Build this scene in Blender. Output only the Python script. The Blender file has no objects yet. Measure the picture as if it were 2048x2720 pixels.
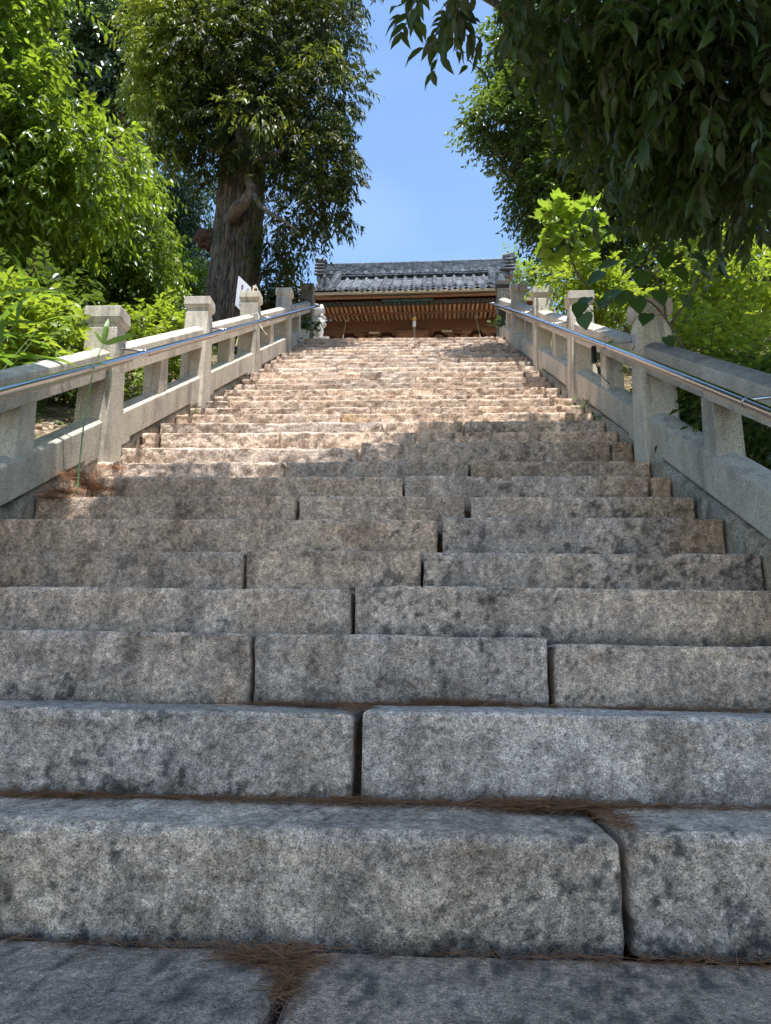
import bpy, bmesh, math, random
import numpy as np
from mathutils import Matrix, Vector

R = math.radians
scn = bpy.context.scene
COL = scn.collection

# ------------------------------------------------------------------ camera
PITCH, YAW, ROLL = R(11.27), R(2.95), R(0.6)
EYE = np.array([0.0, 0.0, 0.517])
FPX = 2050.0                                   # focal length in pixels of a 2048 x 2720 frame
fw = np.array([-math.sin(YAW) * math.cos(PITCH), math.cos(YAW) * math.cos(PITCH), math.sin(PITCH)])
rt0 = np.array([math.cos(YAW), math.sin(YAW), 0.0])
up0 = np.cross(rt0, fw)
rt = rt0 * math.cos(ROLL) + up0 * math.sin(ROLL)
up = -rt0 * math.sin(ROLL) + up0 * math.cos(ROLL)
cam_d = bpy.data.cameras.new('camera')
cam = bpy.data.objects.new('camera', cam_d)
COL.objects.link(cam)
cam.matrix_world = Matrix(((rt[0], up[0], -fw[0], EYE[0]), (rt[1], up[1], -fw[1], EYE[1]), (rt[2], up[2], -fw[2], EYE[2]), (0, 0, 0, 1)))
cam_d.sensor_fit = 'VERTICAL'
cam_d.sensor_height = 24.0
cam_d.lens = 24.0 * FPX / 2720.0
cam_d.clip_start, cam_d.clip_end = 0.05, 2000.0
scn.camera = cam

# ------------------------------------------------------------------ sky, sun, exposure
SUN = Vector((0.08, -0.205, 0.975)).normalized()   # towards the sun
w = bpy.data.worlds.new('World')
scn.world = w
w.use_nodes = True
nt = w.node_tree
bg = nt.nodes['Background']
sky = nt.nodes.new('ShaderNodeTexSky')
sky.sky_type = 'NISHITA'
sky.sun_disc = False
sky.sun_elevation = math.asin(SUN.z)
sky.sun_rotation = math.atan2(SUN.x, SUN.y)
sky.altitude = 0
sky.air_density, sky.dust_density, sky.ozone_density = 1.0, 0.0, 2.4
# thin even cirrus over the whole sky
tcw = nt.nodes.new('ShaderNodeTexCoord')
mpw = nt.nodes.new('ShaderNodeMapping')
mpw.inputs['Scale'].default_value = (1.2, 3.5, 5.0)
mpw.inputs['Rotation'].default_value = (0.3, 0.5, 0.4)
nt.links.new(tcw.outputs['Generated'], mpw.inputs['Vector'])
cn = nt.nodes.new('ShaderNodeTexNoise')
cn.inputs['Scale'].default_value, cn.inputs['Detail'].default_value, cn.inputs['Distortion'].default_value = 1.6, 5.0, 0.8
nt.links.new(mpw.outputs[0], cn.inputs['Vector'])
cr = nt.nodes.new('ShaderNodeMapRange')
cr.inputs[1].default_value, cr.inputs[2].default_value, cr.inputs[3].default_value, cr.inputs[4].default_value = 0.45, 0.85, 0.0, 0.07
nt.links.new(cn.outputs['Fac'], cr.inputs[0])
tint = nt.nodes.new('ShaderNodeMix')
tint.data_type, tint.blend_type = 'RGBA', 'MULTIPLY'
tint.inputs[0].default_value = 1.0
tint.inputs[7].default_value = (1.0, 1.02, 0.995, 1)
nt.links.new(sky.outputs[0], tint.inputs[6])
cm_ = nt.nodes.new('ShaderNodeMix')
cm_.data_type = 'RGBA'
cm_.inputs[7].default_value = (7.0, 7.6, 8.2, 1)
nt.links.new(cr.outputs[0], cm_.inputs[0])
nt.links.new(tint.outputs[2], cm_.inputs[6])
nt.links.new(cm_.outputs[2], bg.inputs[0])
bg.inputs[1].default_value = 0.115
sun_d = bpy.data.lights.new('sun', 'SUN')
sun_d.energy, sun_d.angle, sun_d.color = 3.55, R(0.5), (1.0, 0.985, 0.96)
sun = bpy.data.objects.new('sun', sun_d)
COL.objects.link(sun)
sun.rotation_euler = (-SUN).to_track_quat('-Z', 'Y').to_euler()
sun.location = (0, 0, 30)
vs = scn.view_settings
vs.view_transform, vs.look, vs.exposure, vs.gamma, vs.use_curve_mapping = 'Standard', 'None', 1.42, 1.0, False
scn.cycles.max_bounces, scn.cycles.diffuse_bounces, scn.cycles.glossy_bounces = 5, 3, 2
scn.cycles.transmission_bounces, scn.cycles.transparent_max_bounces = 4, 6
scn.cycles.use_denoising = True
scn.cycles.use_adaptive_sampling, scn.cycles.adaptive_threshold = True, 0.02

# ------------------------------------------------------------------ helpers
DSP = 2048.0 / 1666.0


def at(px, py, Y):
    """the place on the line of sight px, py (1666 wide measure) that lies Y metres along the stairs"""
    r = fw + rt * ((px * DSP - 1024) / FPX) - up * ((py * DSP - 1360) / FPX)
    return EYE + r * (Y / r[1])


def nose(y):
    return 0.2 + (y - 1.9) * 0.2 / 0.362


def empty(name, loc, label=None, cat=None, group=None, kind=None, rotz=0.0):
    o = bpy.data.objects.new(name, None)
    COL.objects.link(o)
    o.location = loc
    o.rotation_euler = (0, 0, rotz)
    o.empty_display_size = 0.1
    tag(o, label, cat, group, kind)
    return o


def tag(o, label=None, cat=None, group=None, kind=None):
    if label: o['label'] = label
    if cat: o['category'] = cat
    if group: o['group'] = group
    if kind: o['kind'] = kind
    return o


def link(name, me, mat, parent=None, local=False, matrix=None):
    o = bpy.data.objects.new(name, me)
    COL.objects.link(o)
    if mat is not None and len(me.materials) == 0:
        me.materials.append(mat)
    if parent is not None:
        o.parent = parent
        if not local and parent.type == 'EMPTY':
            o.matrix_parent_inverse = Matrix.Translation(-Vector(parent.location))
    if matrix is not None:
        o.matrix_basis = matrix
    return o


def np_mesh(name, verts, faces, smooth=False):
    """verts (n,3); faces (m,k) array with k = 3 or 4, or a list of tuples"""
    me = bpy.data.meshes.new(name)
    if isinstance(faces, np.ndarray):
        k = faces.shape[1]
        nf = len(faces)
        me.vertices.add(len(verts))
        me.vertices.foreach_set('co', np.ascontiguousarray(verts, dtype=np.float32).ravel())
        me.loops.add(nf * k)
        me.loops.foreach_set('vertex_index', np.ascontiguousarray(faces, dtype=np.int32).ravel())
        me.polygons.add(nf)
        me.polygons.foreach_set('loop_start', np.arange(0, nf * k, k, dtype=np.int32))
        if smooth:
            me.polygons.foreach_set('use_smooth', np.ones(nf, dtype=bool))
        me.update(calc_edges=True)
    else:
        me.from_pydata([tuple(v) for v in verts], [], faces)
        if smooth:
            me.polygons.foreach_set('use_smooth', np.ones(len(me.polygons), dtype=bool))
        me.update()
    return me


class MB:
    """collects simple shapes into one mesh"""
    def __init__(s):
        s.v, s.f = [], []

    def add(s, vs, fs):
        b = len(s.v)
        s.v += [tuple(map(float, p)) for p in vs]
        s.f += [tuple(i + b for i in f) for f in fs]
        return s

    def hexa(s, c):                             # 8 corners: bottom 4 ccw, top 4 ccw
        return s.add(c, [(3, 2, 1, 0), (4, 5, 6, 7), (0, 1, 5, 4), (1, 2, 6, 5), (2, 3, 7, 6), (3, 0, 4, 7)])

    def box(s, x0, x1, y0, y1, z0, z1):
        return s.hexa([(x0, y0, z0), (x1, y0, z0), (x1, y1, z0), (x0, y1, z0), (x0, y0, z1), (x1, y0, z1), (x1, y1, z1), (x0, y1, z1)])

    def tube(s, pts, rad, n=6, cap=True):
        pts = [Vector(p) for p in pts]
        rads = rad if isinstance(rad, (list, tuple)) else [rad] * len(pts)
        t0 = (pts[1] - pts[0]).normalized()
        a = t0.orthogonal().normalized()
        rings = []
        for i, p in enumerate(pts):
            t = (pts[min(i + 1, len(pts) - 1)] - pts[max(i - 1, 0)]).normalized()
            a = (a - t * a.dot(t)).normalized()
            b = t.cross(a)
            rings.append([p + (a * math.cos(2 * math.pi * k / n) + b * math.sin(2 * math.pi * k / n)) * rads[i] for k in range(n)])
        vs = [q for r_ in rings for q in r_]
        fs = []
        for i in range(len(pts) - 1):
            for k in range(n):
                k2 = (k + 1) % n
                fs.append((i * n + k, i * n + k2, (i + 1) * n + k2, (i + 1) * n + k))
        if cap:
            fs.append(tuple(range(n - 1, -1, -1)))
            fs.append(tuple((len(pts) - 1) * n + k for k in range(n)))
        return s.add(vs, fs)

    def prism(s, poly, axis, a, b):             # extrude a 2-D polygon along an axis
        def P(u, v, t):
            return (t, u, v) if axis == 'x' else ((u, t, v) if axis == 'y' else (u, v, t))
        n = len(poly)
        vs = [P(u, v, a) for u, v in poly] + [P(u, v, b) for u, v in poly]
        fs = [tuple(range(n - 1, -1, -1)), tuple(range(n, 2 * n))] + [(i, (i + 1) % n, n + (i + 1) % n, n + i) for i in range(n)]
        return s.add(vs, fs)

    def mesh(s, name, bevel=0.0, segs=2, smooth=False):
        me = bpy.data.meshes.new(name)
        me.from_pydata(s.v, [], s.f)
        bm = bmesh.new()
        bm.from_mesh(me)
        bmesh.ops.recalc_face_normals(bm, faces=bm.faces)
        if bevel > 0:
            es = [e for e in bm.edges if len(e.link_faces) == 2 and e.calc_face_angle(0) > 0.35]
            bmesh.ops.bevel(bm, geom=es, offset=bevel, segments=segs, affect='EDGES', profile=0.6, clamp_overlap=True)
        if smooth:
            for f_ in bm.faces: f_.smooth = True
        bm.to_mesh(me)
        bm.free()
        me.update()
        return me

    def build(s, name, mat, parent=None, bevel=0.0, segs=2, smooth=False, local=False):
        return link(name, s.mesh(name, bevel, segs, smooth), mat, parent, local)


def _h(ix, iy, iz, seed):
    n = (ix.astype(np.int64) * 374761393 + iy.astype(np.int64) * 668265263 + iz.astype(np.int64) * 2147483647 + seed * 974634777) & 0xffffffff
    n = ((n ^ (n >> 13)) * 1274126177) & 0xffffffff
    n = ((n ^ (n >> 16)) * 2246822519) & 0xffffffff
    return ((n ^ (n >> 15)) & 0xffff).astype(np.float64) / 32767.5 - 1.0


def vnoise(p, scale=1.0, seed=0, octv=1):
    p = np.asarray(p, dtype=np.float64) * scale
    out = np.zeros(p.shape[0])
    amp = 1.0
    for o in range(octv):
        q = p * (2.03 ** o) + 17.3 * o
        i = np.floor(q)
        t = q - i
        t = t * t * (3 - 2 * t)
        i = i.astype(np.int64)
        x, y, z = i[:, 0], i[:, 1], i[:, 2]
        u, v, ww = t[:, 0], t[:, 1], t[:, 2]
        s_ = seed + o * 7
        c = lambda a, b, d: _h(x + a, y + b, z + d, s_)
        x00 = c(0, 0, 0) * (1 - u) + c(1, 0, 0) * u
        x10 = c(0, 1, 0) * (1 - u) + c(1, 1, 0) * u
        x01 = c(0, 0, 1) * (1 - u) + c(1, 0, 1) * u
        x11 = c(0, 1, 1) * (1 - u) + c(1, 1, 1) * u
        out += amp * ((x00 * (1 - v) + x10 * v) * (1 - ww) + (x01 * (1 - v) + x11 * v) * ww)
        amp *= 0.5
    return out


# ------------------------------------------------------------------ materials
def new_mat(name):
    m = bpy.data.materials.new(name)
    m.use_nodes = True
    t = m.node_tree
    return m, t, t.nodes['Principled BSDF'], t.nodes['Material Output']


def nd(t, kind, **kw):
    n = t.nodes.new(kind)
    for k, v in kw.items():
        if hasattr(n, k): setattr(n, k, v)
        else: n.inputs[k.replace('_', ' ')].default_value = v
    return n


def noise(t, co, scale, detail=4.0, rough=0.6, dist=0.0):
    n = nd(t, 'ShaderNodeTexNoise')
    n.inputs['Scale'].default_value = scale
    n.inputs['Detail'].default_value = detail
    n.inputs['Roughness'].default_value = rough
    n.inputs['Distortion'].default_value = dist
    t.links.new(co, n.inputs['Vector'])
    return n.outputs['Fac']


def ramp(t, fac, stops, interp='LINEAR'):
    r_ = nd(t, 'ShaderNodeValToRGB')
    r_.color_ramp.interpolation = interp
    e = r_.color_ramp.elements
    while len(e) < len(stops): e.new(0.5)
    for k, (p, c) in enumerate(stops):
        e[k].position = p
        e[k].color = (c[0], c[1], c[2], 1) if not isinstance(c, float) else (c, c, c, 1)
    t.links.new(fac, r_.inputs['Fac'])
    return r_.outputs['Color']


def mix(t, fac, a, b, mode='MIX'):
    m = nd(t, 'ShaderNodeMix', data_type='RGBA', blend_type=mode)
    for s_, v in ((0, fac), (6, a), (7, b)):
        if hasattr(v, 'links'): t.links.new(v, m.inputs[s_])
        elif s_ == 0: m.inputs[0].default_value = v
        else: m.inputs[s_].default_value = (v[0], v[1], v[2], 1)
    return m.outputs[2]


def math_n(t, op, a, b=0.0):
    m = nd(t, 'ShaderNodeMath', operation=op)
    for i, v in enumerate((a, b)):
        if hasattr(v, 'links'): t.links.new(v, m.inputs[i])
        else: m.inputs[i].default_value = v
    return m.outputs[0]


def bump(t, h, strength, dist, normal=None):
    b = nd(t, 'ShaderNodeBump')
    b.inputs['Strength'].default_value = strength
    b.inputs['Distance'].default_value = dist
    t.links.new(h, b.inputs['Height'])
    if normal is not None: t.links.new(normal, b.inputs['Normal'])
    return b.outputs['Normal']


def mat_granite(name, base, warm, dark_amt, grain=420.0, bump_s=0.5, stain=None, moss=0.0, streak=0.0, mottle=1.0, side=0.0, crust=False):
    """speckled weathered granite with lichen blots; base/warm are the two body colours"""
    m, t, p, out = new_mat(name)
    geo = nd(t, 'ShaderNodeNewGeometry')
    oi = nd(t, 'ShaderNodeObjectInfo')
    co = geo.outputs['Position']
    big = noise(t, co, 2.3, 3, 0.62)
    mpm = nd(t, 'ShaderNodeMapping')
    mpm.inputs['Scale'].default_value = (1.0, 1.0, 0.72)
    t.links.new(co, mpm.inputs['Vector'])
    mid = noise(t, mpm.outputs[0], 19.0, 3, 0.78)
    col = mix(t, ramp(t, big, [(0.36, 0.0), (0.64, 1.0)]), base, warm)
    # each stone a little different
    rnd = nd(t, 'ShaderNodeMapRange')
    t.links.new(oi.outputs['Random'], rnd.inputs[0])
    rnd.inputs[3].default_value, rnd.inputs[4].default_value = 0.80, 1.16
    vv = nd(t, 'ShaderNodeVectorMath', operation='SCALE')
    t.links.new(col, vv.inputs[0])
    t.links.new(rnd.outputs[0], vv.inputs['Scale'])
    col = vv.outputs[0]
    # mottling
    col = mix(t, ramp(t, mid, [(0.36, 0.80 * mottle), (0.54, 0.0)]), col, tuple(0.40 * c for c in base))
    col = mix(t, ramp(t, mid, [(0.55, 0.0), (0.74, 0.55 * mottle)]), col, tuple(min(0.85, 1.5 * c) for c in base))
    # crystals: quartz, feldspar, mica
    v = nd(t, 'ShaderNodeTexVoronoi')
    v.inputs['Scale'].default_value = grain
    t.links.new(co, v.inputs['Vector'])
    sp = nd(t, 'ShaderNodeSeparateColor')
    t.links.new(v.outputs['Color'], sp.inputs[0])
    col = mix(t, ramp(t, sp.outputs[0], [(0.16, 0.75), (0.24, 0.0)]), col, (0.045, 0.045, 0.05))
    col = mix(t, ramp(t, sp.outputs[0], [(0.80, 0.0), (0.90, 0.6)]), col, tuple(min(0.85, 1.75 * c) for c in base))
    # dark lichen blots
    if dark_amt > 0:
        a = noise(t, co, 1.1, 2, 0.55)
        b = noise(t, co, 34.0, 3, 0.7, 0.4)
        k = math_n(t, 'ADD', math_n(t, 'MULTIPLY', a, 1.15), math_n(t, 'MULTIPLY', b, 0.8))
        if side:                                # lichen thrives at the damp, tree-side end
            sx = nd(t, 'ShaderNodeSeparateXYZ')
            t.links.new(co, sx.inputs[0])
            mr = nd(t, 'ShaderNodeMapRange')
            t.links.new(sx.outputs[0], mr.inputs[0])
            mr.inputs[1].default_value, mr.inputs[2].default_value, mr.inputs[3].default_value, mr.inputs[4].default_value = -1.2, 1.3, -0.10, 0.09
            k = math_n(t, 'ADD', k, mr.outputs[0])
        lo = 1.20 - dark_amt * 0.22
        col = mix(t, ramp(t, math_n(t, 'SUBTRACT', k, lo), [(0.0, 0.0), (0.10, 0.86)]), col, (0.034, 0.033, 0.034))
    if streak > 0:                              # rain runs on the risers
        mp = nd(t, 'ShaderNodeMapping')
        mp.inputs['Scale'].default_value = (9.0, 3.0, 0.9)
        t.links.new(co, mp.inputs['Vector'])
        s_ = noise(t, mp.outputs[0], 1.6, 2, 0.65)
        col = mix(t, ramp(t, s_, [(0.50, 0.0), (0.70, streak)]), col, (0.075, 0.07, 0.066))
    if stain is not None:
        s_ = noise(t, co, 0.85, 2, 0.6)
        col = mix(t, ramp(t, s_, [(0.56, 0.0), (0.72, 0.55)]), col, stain)
    if moss > 0:
        s_ = noise(t, co, 3.1, 3, 0.7)
        col = mix(t, ramp(t, s_, [(0.52, 0.0), (0.66, moss)]), col, (0.075, 0.085, 0.03))
    if crust:                                   # black lichen crust grown on the weathered upper face
        sz = nd(t, 'ShaderNodeSeparateXYZ')
        t.links.new(geo.outputs['True Normal'], sz.inputs[0])
        kk = math_n(t, 'ADD', sz.outputs[2], math_n(t, 'MULTIPLY', noise(t, co, 9.0, 3, 0.7), 0.5))
        col = mix(t, ramp(t, math_n(t, 'SUBTRACT', kk, 0.45), [(0.25, 0.0), (0.75, 0.8)]), col, (0.075, 0.066, 0.056))
    t.links.new(col, p.inputs['Base Color'])
    p.inputs['Roughness'].default_value = 0.82
    p.inputs['Specular IOR Level'].default_value = 0.35
    hgt = noise(t, co, 60.0, 3, 0.8)
    t.links.new(bump(t, hgt, bump_s, 0.012), p.inputs['Normal'])
    return m


def mat_stone(name, grain=330.0, bump_s=0.9, bscale=70.0):
    """weathered stone whose body colour, stains and lichen are stored on the mesh; crystals and relief here"""
    m, t, p, out = new_mat(name)
    geo = nd(t, 'ShaderNodeNewGeometry')
    co = geo.outputs['Position']
    at_ = nd(t, 'ShaderNodeAttribute', attribute_name='tone')
    n = noise(t, co, bscale, 4, 0.75)
    col = mix(t, 1.0, at_.outputs['Color'], ramp(t, n, [(0.30, 0.45), (0.5, 0.95), (0.70, 1.45)]), 'MULTIPLY')
    v = nd(t, 'ShaderNodeTexVoronoi')
    v.inputs['Scale'].default_value = grain
    t.links.new(co, v.inputs['Vector'])
    sp = nd(t, 'ShaderNodeSeparateColor')
    t.links.new(v.outputs['Color'], sp.inputs[0])
    col = mix(t, 1.0, col, ramp(t, sp.outputs[0], [(0.10, 0.45), (0.26, 0.95), (0.80, 1.05), (0.92, 1.55)]), 'MULTIPLY')
    t.links.new(col, p.inputs['Base Color'])
    p.inputs['Roughness'].default_value = 0.8
    p.inputs['Specular IOR Level'].default_value = 0.35
    t.links.new(bump(t, n, bump_s, 0.012), p.inputs['Normal'])
    return m


def sstep(a, b, x):
    t = np.clip((x - a) / (b - a), 0, 1)
    return t * t * (3 - 2 * t)


def stone_tone(me, P, base, seed, mott=1.0, blot=0.5, streak=0.3, moss=0.0, side=0.0, zfoot=None, ochre=None, amp=0.14, lit_edge_z=None):
    """per-vertex colour of one weathered stone: tone of its own, cm-size mottling, soot-grey lichen, rain runs, rust"""
    rs = np.random.default_rng(seed)
    b = np.array(base) * (1 + rs.uniform(-amp, amp)) * (1 + np.array([0.05, 0.0, -0.06]) * rs.uniform(-1, 1))
    m1 = vnoise(P, 11.0, seed % 7, 3)
    m2 = vnoise(P * np.array([1, 1, .75]), 32.0, 3, 3)
    m0 = vnoise(P, 2.4, 5, 2)
    m3 = vnoise(P, 75.0, 13, 2)
    tone = 1 + mott * (0.16 * m0 + 0.22 * m1 + 0.30 * m2 + 0.28 * m3)
    C = b[None, :] * np.clip(tone, 0.25, 1.6)[:, None]
    # warmer and cooler zones
    C *= 1 + 0.05 * np.abs(vnoise(P, 3.3, 9, 2))[:, None] * np.array([1.0, 0.1, -1.4])
    if streak > 0:
        st = sstep(0.10, 0.75, vnoise(P * np.array([13, 3, 1.3]), 1.0, 21, 3))
        C *= (1 - streak * st)[:, None]
    if blot > 0:
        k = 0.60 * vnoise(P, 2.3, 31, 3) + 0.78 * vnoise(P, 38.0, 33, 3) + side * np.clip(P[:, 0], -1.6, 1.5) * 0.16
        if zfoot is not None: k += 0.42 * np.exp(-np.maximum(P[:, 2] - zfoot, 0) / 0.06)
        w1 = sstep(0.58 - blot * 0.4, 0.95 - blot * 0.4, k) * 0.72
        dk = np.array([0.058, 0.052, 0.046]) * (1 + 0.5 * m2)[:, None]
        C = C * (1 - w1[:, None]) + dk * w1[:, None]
    if lit_edge_z is not None:                        # contact shade with grit painted at the riser foot, light on the worn nosing
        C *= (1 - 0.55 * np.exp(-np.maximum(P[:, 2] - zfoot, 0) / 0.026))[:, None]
        C *= (1 + 0.28 * np.exp(-np.abs(P[:, 2] - lit_edge_z) / 0.012))[:, None]
    if ochre is not None:
        wo = ochre(P) * np.clip(0.75 + 0.4 * m1, 0, 1)
        C = C * (1 - wo[:, None]) + np.array([0.36, 0.21, 0.09]) * np.clip(tone, .5, 1.5)[:, None] * wo[:, None]
    if moss > 0:
        wm = sstep(0.15, 0.75, vnoise(P, 2.9, 41, 3)) * moss
        C = C * (1 - wm[:, None]) + np.array([0.09, 0.095, 0.035]) * wm[:, None]
    C = np.clip(C, 0.012, 0.98)
    a = me.attributes.new('tone', 'FLOAT_COLOR', 'POINT')
    a.data.foreach_set('color', np.concatenate([C, np.ones((len(C), 1))], 1).astype(np.float32).ravel())


def mat_wood(name, c1, c2, scale=1.0, axis='x', rough=0.75):
    m, t, p, out = new_mat(name)
    tc = nd(t, 'ShaderNodeTexCoord')
    oi = nd(t, 'ShaderNodeObjectInfo')
    mp = nd(t, 'ShaderNodeMapping')
    mp.inputs['Scale'].default_value = (1.2, 14, 14) if axis == 'x' else ((14, 1.2, 14) if axis == 'y' else (14, 14, 1.2))
    ad = nd(t, 'ShaderNodeVectorMath', operation='ADD')
    t.links.new(tc.outputs['Object'], ad.inputs[0])
    cm = nd(t, 'ShaderNodeCombineXYZ')
    t.links.new(math_n(t, 'MULTIPLY', oi.outputs['Random'], 7.0), cm.inputs[0])
    t.links.new(cm.outputs[0], ad.inputs[1])
    t.links.new(ad.outputs[0], mp.inputs['Vector'])
    g = noise(t, mp.outputs[0], 2.2 * scale, 5, 0.65, 1.4)
    col = ramp(t, g, [(0.30, c1), (0.50, c2), (0.72, tuple(0.55 * a + 0.45 * b for a, b in zip(c1, c2)))])
    rnd = math_n(t, 'ADD', math_n(t, 'MULTIPLY', oi.outputs['Random'], 0.6), 0.7)
    vv = nd(t, 'ShaderNodeVectorMath', operation='SCALE')
    t.links.new(col, vv.inputs[0])
    t.links.new(rnd, vv.inputs['Scale'])
    t.links.new(vv.outputs[0], p.inputs['Base Color'])
    p.inputs['Roughness'].default_value = rough
    t.links.new(bump(t, g, 0.35, 0.01), p.inputs['Normal'])
    return m


def mat_leaf(name, dark, light, young=None, young_amt=0.0, trans=(0.30, 0.42, 0.05), tmix=0.35, rough=0.38, under=None, spec=0.5):
    m, t, p, out = new_mat(name)
    geo = nd(t, 'ShaderNodeNewGeometry')
    oi = nd(t, 'ShaderNodeObjectInfo')
    r_ = math_n(t, 'FRACT', math_n(t, 'ADD', geo.outputs['Random Per Island'], oi.outputs['Random']))
    col = ramp(t, r_, [(0.0, dark), (0.55, tuple(0.5 * (a + b) for a, b in zip(dark, light))), (1.0, light)])
    if young is not None:
        n = noise(t, geo.outputs['Position'], 1.3, 2, 0.5)
        k = math_n(t, 'ADD', n, math_n(t, 'MULTIPLY', math_n(t, 'SUBTRACT', r_, 0.5), 0.16))
        col = mix(t, ramp(t, k, [(0.62 - young_amt * 0.2, 0.0), (0.72 - young_amt * 0.2, 1.0)]), col, young)
    if under is not None:
        col = mix(t, geo.outputs['Backfacing'], col, under)
    t.links.new(col, p.inputs['Base Color'])
    p.inputs['Roughness'].default_value = rough
    p.inputs['Specular IOR Level'].default_value = spec
    tr = nd(t, 'ShaderNodeBsdfTranslucent')
    tc = mix(t, 0.45, trans, col)
    t.links.new(tc, tr.inputs['Color'])
    ms = nd(t, 'ShaderNodeMixShader')
    ms.inputs[0].default_value = tmix
    t.links.new(p.outputs[0], ms.inputs[1])
    t.links.new(tr.outputs[0], ms.inputs[2])
    t.links.new(ms.outputs[0], out.inputs['Surface'])
    return m


def mat_plain(name, col, rough=0.6, metal=0.0, var=0.25, scale=9.0, bmp=0.15):
    m, t, p, out = new_mat(name)
    tc = nd(t, 'ShaderNodeTexCoord')
    n = noise(t, tc.outputs['Object'], scale, 5, 0.65)
    c = ramp(t, n, [(0.3, tuple(x * (1 - var) for x in col)), (0.7, tuple(min(1, x * (1 + var)) for x in col))])
    t.links.new(c, p.inputs['Base Color'])
    p.inputs['Roughness'].default_value = rough
    p.inputs['Metallic'].default_value = metal
    if bmp > 0: t.links.new(bump(t, n, bmp, 0.01), p.inputs['Normal'])
    return m


def mat_bark(name, c1, c2, zs=0.25, scale=6.0, strength=0.9):
    m, t, p, out = new_mat(name)
    tc = nd(t, 'ShaderNodeNewGeometry')
    mp = nd(t, 'ShaderNodeMapping')
    mp.inputs['Scale'].default_value = (1, 1, zs)
    t.links.new(tc.outputs['Position'], mp.inputs['Vector'])
    n = noise(t, mp.outputs[0], scale * 2.2, 7, 0.7, 0.6)
    n2 = noise(t, tc.outputs['Position'], 1.7, 3, 0.5)
    c = ramp(t, n, [(0.36, c1), (0.52, c2), (0.70, tuple(min(1, x * 1.35) for x in c2))])
    c = mix(t, ramp(t, n2, [(0.5, 0.0), (0.68, 0.45)]), c, (0.07, 0.085, 0.045))
    t.links.new(c, p.inputs['Base Color'])
    p.inputs['Roughness'].default_value = 0.9
    t.links.new(bump(t, n, strength, 0.05), p.inputs['Normal'])
    return m


def mat_tile():
    m, t, p, out = new_mat('smoked_roof_tile')
    geo = nd(t, 'ShaderNodeNewGeometry')
    oi = nd(t, 'ShaderNodeObjectInfo')
    n = noise(t, geo.outputs['Position'], 11.0, 5, 0.7)
    c = ramp(t, n, [(0.3, (0.07, 0.073, 0.08)), (0.55, (0.20, 0.205, 0.215)), (0.75, (0.46, 0.46, 0.465))])
    rnd = math_n(t, 'ADD', math_n(t, 'MULTIPLY', oi.outputs['Random'], 0.75), 0.6)
    vv = nd(t, 'ShaderNodeVectorMath', operation='SCALE')
    t.links.new(c, vv.inputs[0])
    t.links.new(rnd, vv.inputs['Scale'])
    t.links.new(vv.outputs[0], p.inputs['Base Color'])
    p.inputs['Roughness'].default_value = 0.36
    p.inputs['Metallic'].default_value = 0.0
    t.links.new(bump(t, n, 0.25, 0.01), p.inputs['Normal'])
    return m


def mat_ground():
    m, t, p, out = new_mat('leaf_litter_soil')
    geo = nd(t, 'ShaderNodeNewGeometry')
    co = geo.outputs['Position']
    v = nd(t, 'ShaderNodeTexVoronoi')
    v.inputs['Scale'].default_value = 26.0
    t.links.new(co, v.inputs['Vector'])
    sp = nd(t, 'ShaderNodeSeparateColor')
    t.links.new(v.outputs['Color'], sp.inputs[0])
    c = ramp(t, sp.outputs[0], [(0.0, (0.055, 0.035, 0.02)), (0.35, (0.15, 0.09, 0.05)), (0.7, (0.26, 0.18, 0.11)), (1.0, (0.34, 0.27, 0.19))])
    n = noise(t, co, 1.9, 5, 0.65)
    c = mix(t, ramp(t, n, [(0.46, 0.0), (0.62, 0.75)]), c, (0.055, 0.075, 0.022))
    t.links.new(c, p.inputs['Base Color'])
    p.inputs['Roughness'].default_value = 0.95
    t.links.new(bump(t, sp.outputs[1], 0.8, 0.03), p.inputs['Normal'])
    return m


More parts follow.
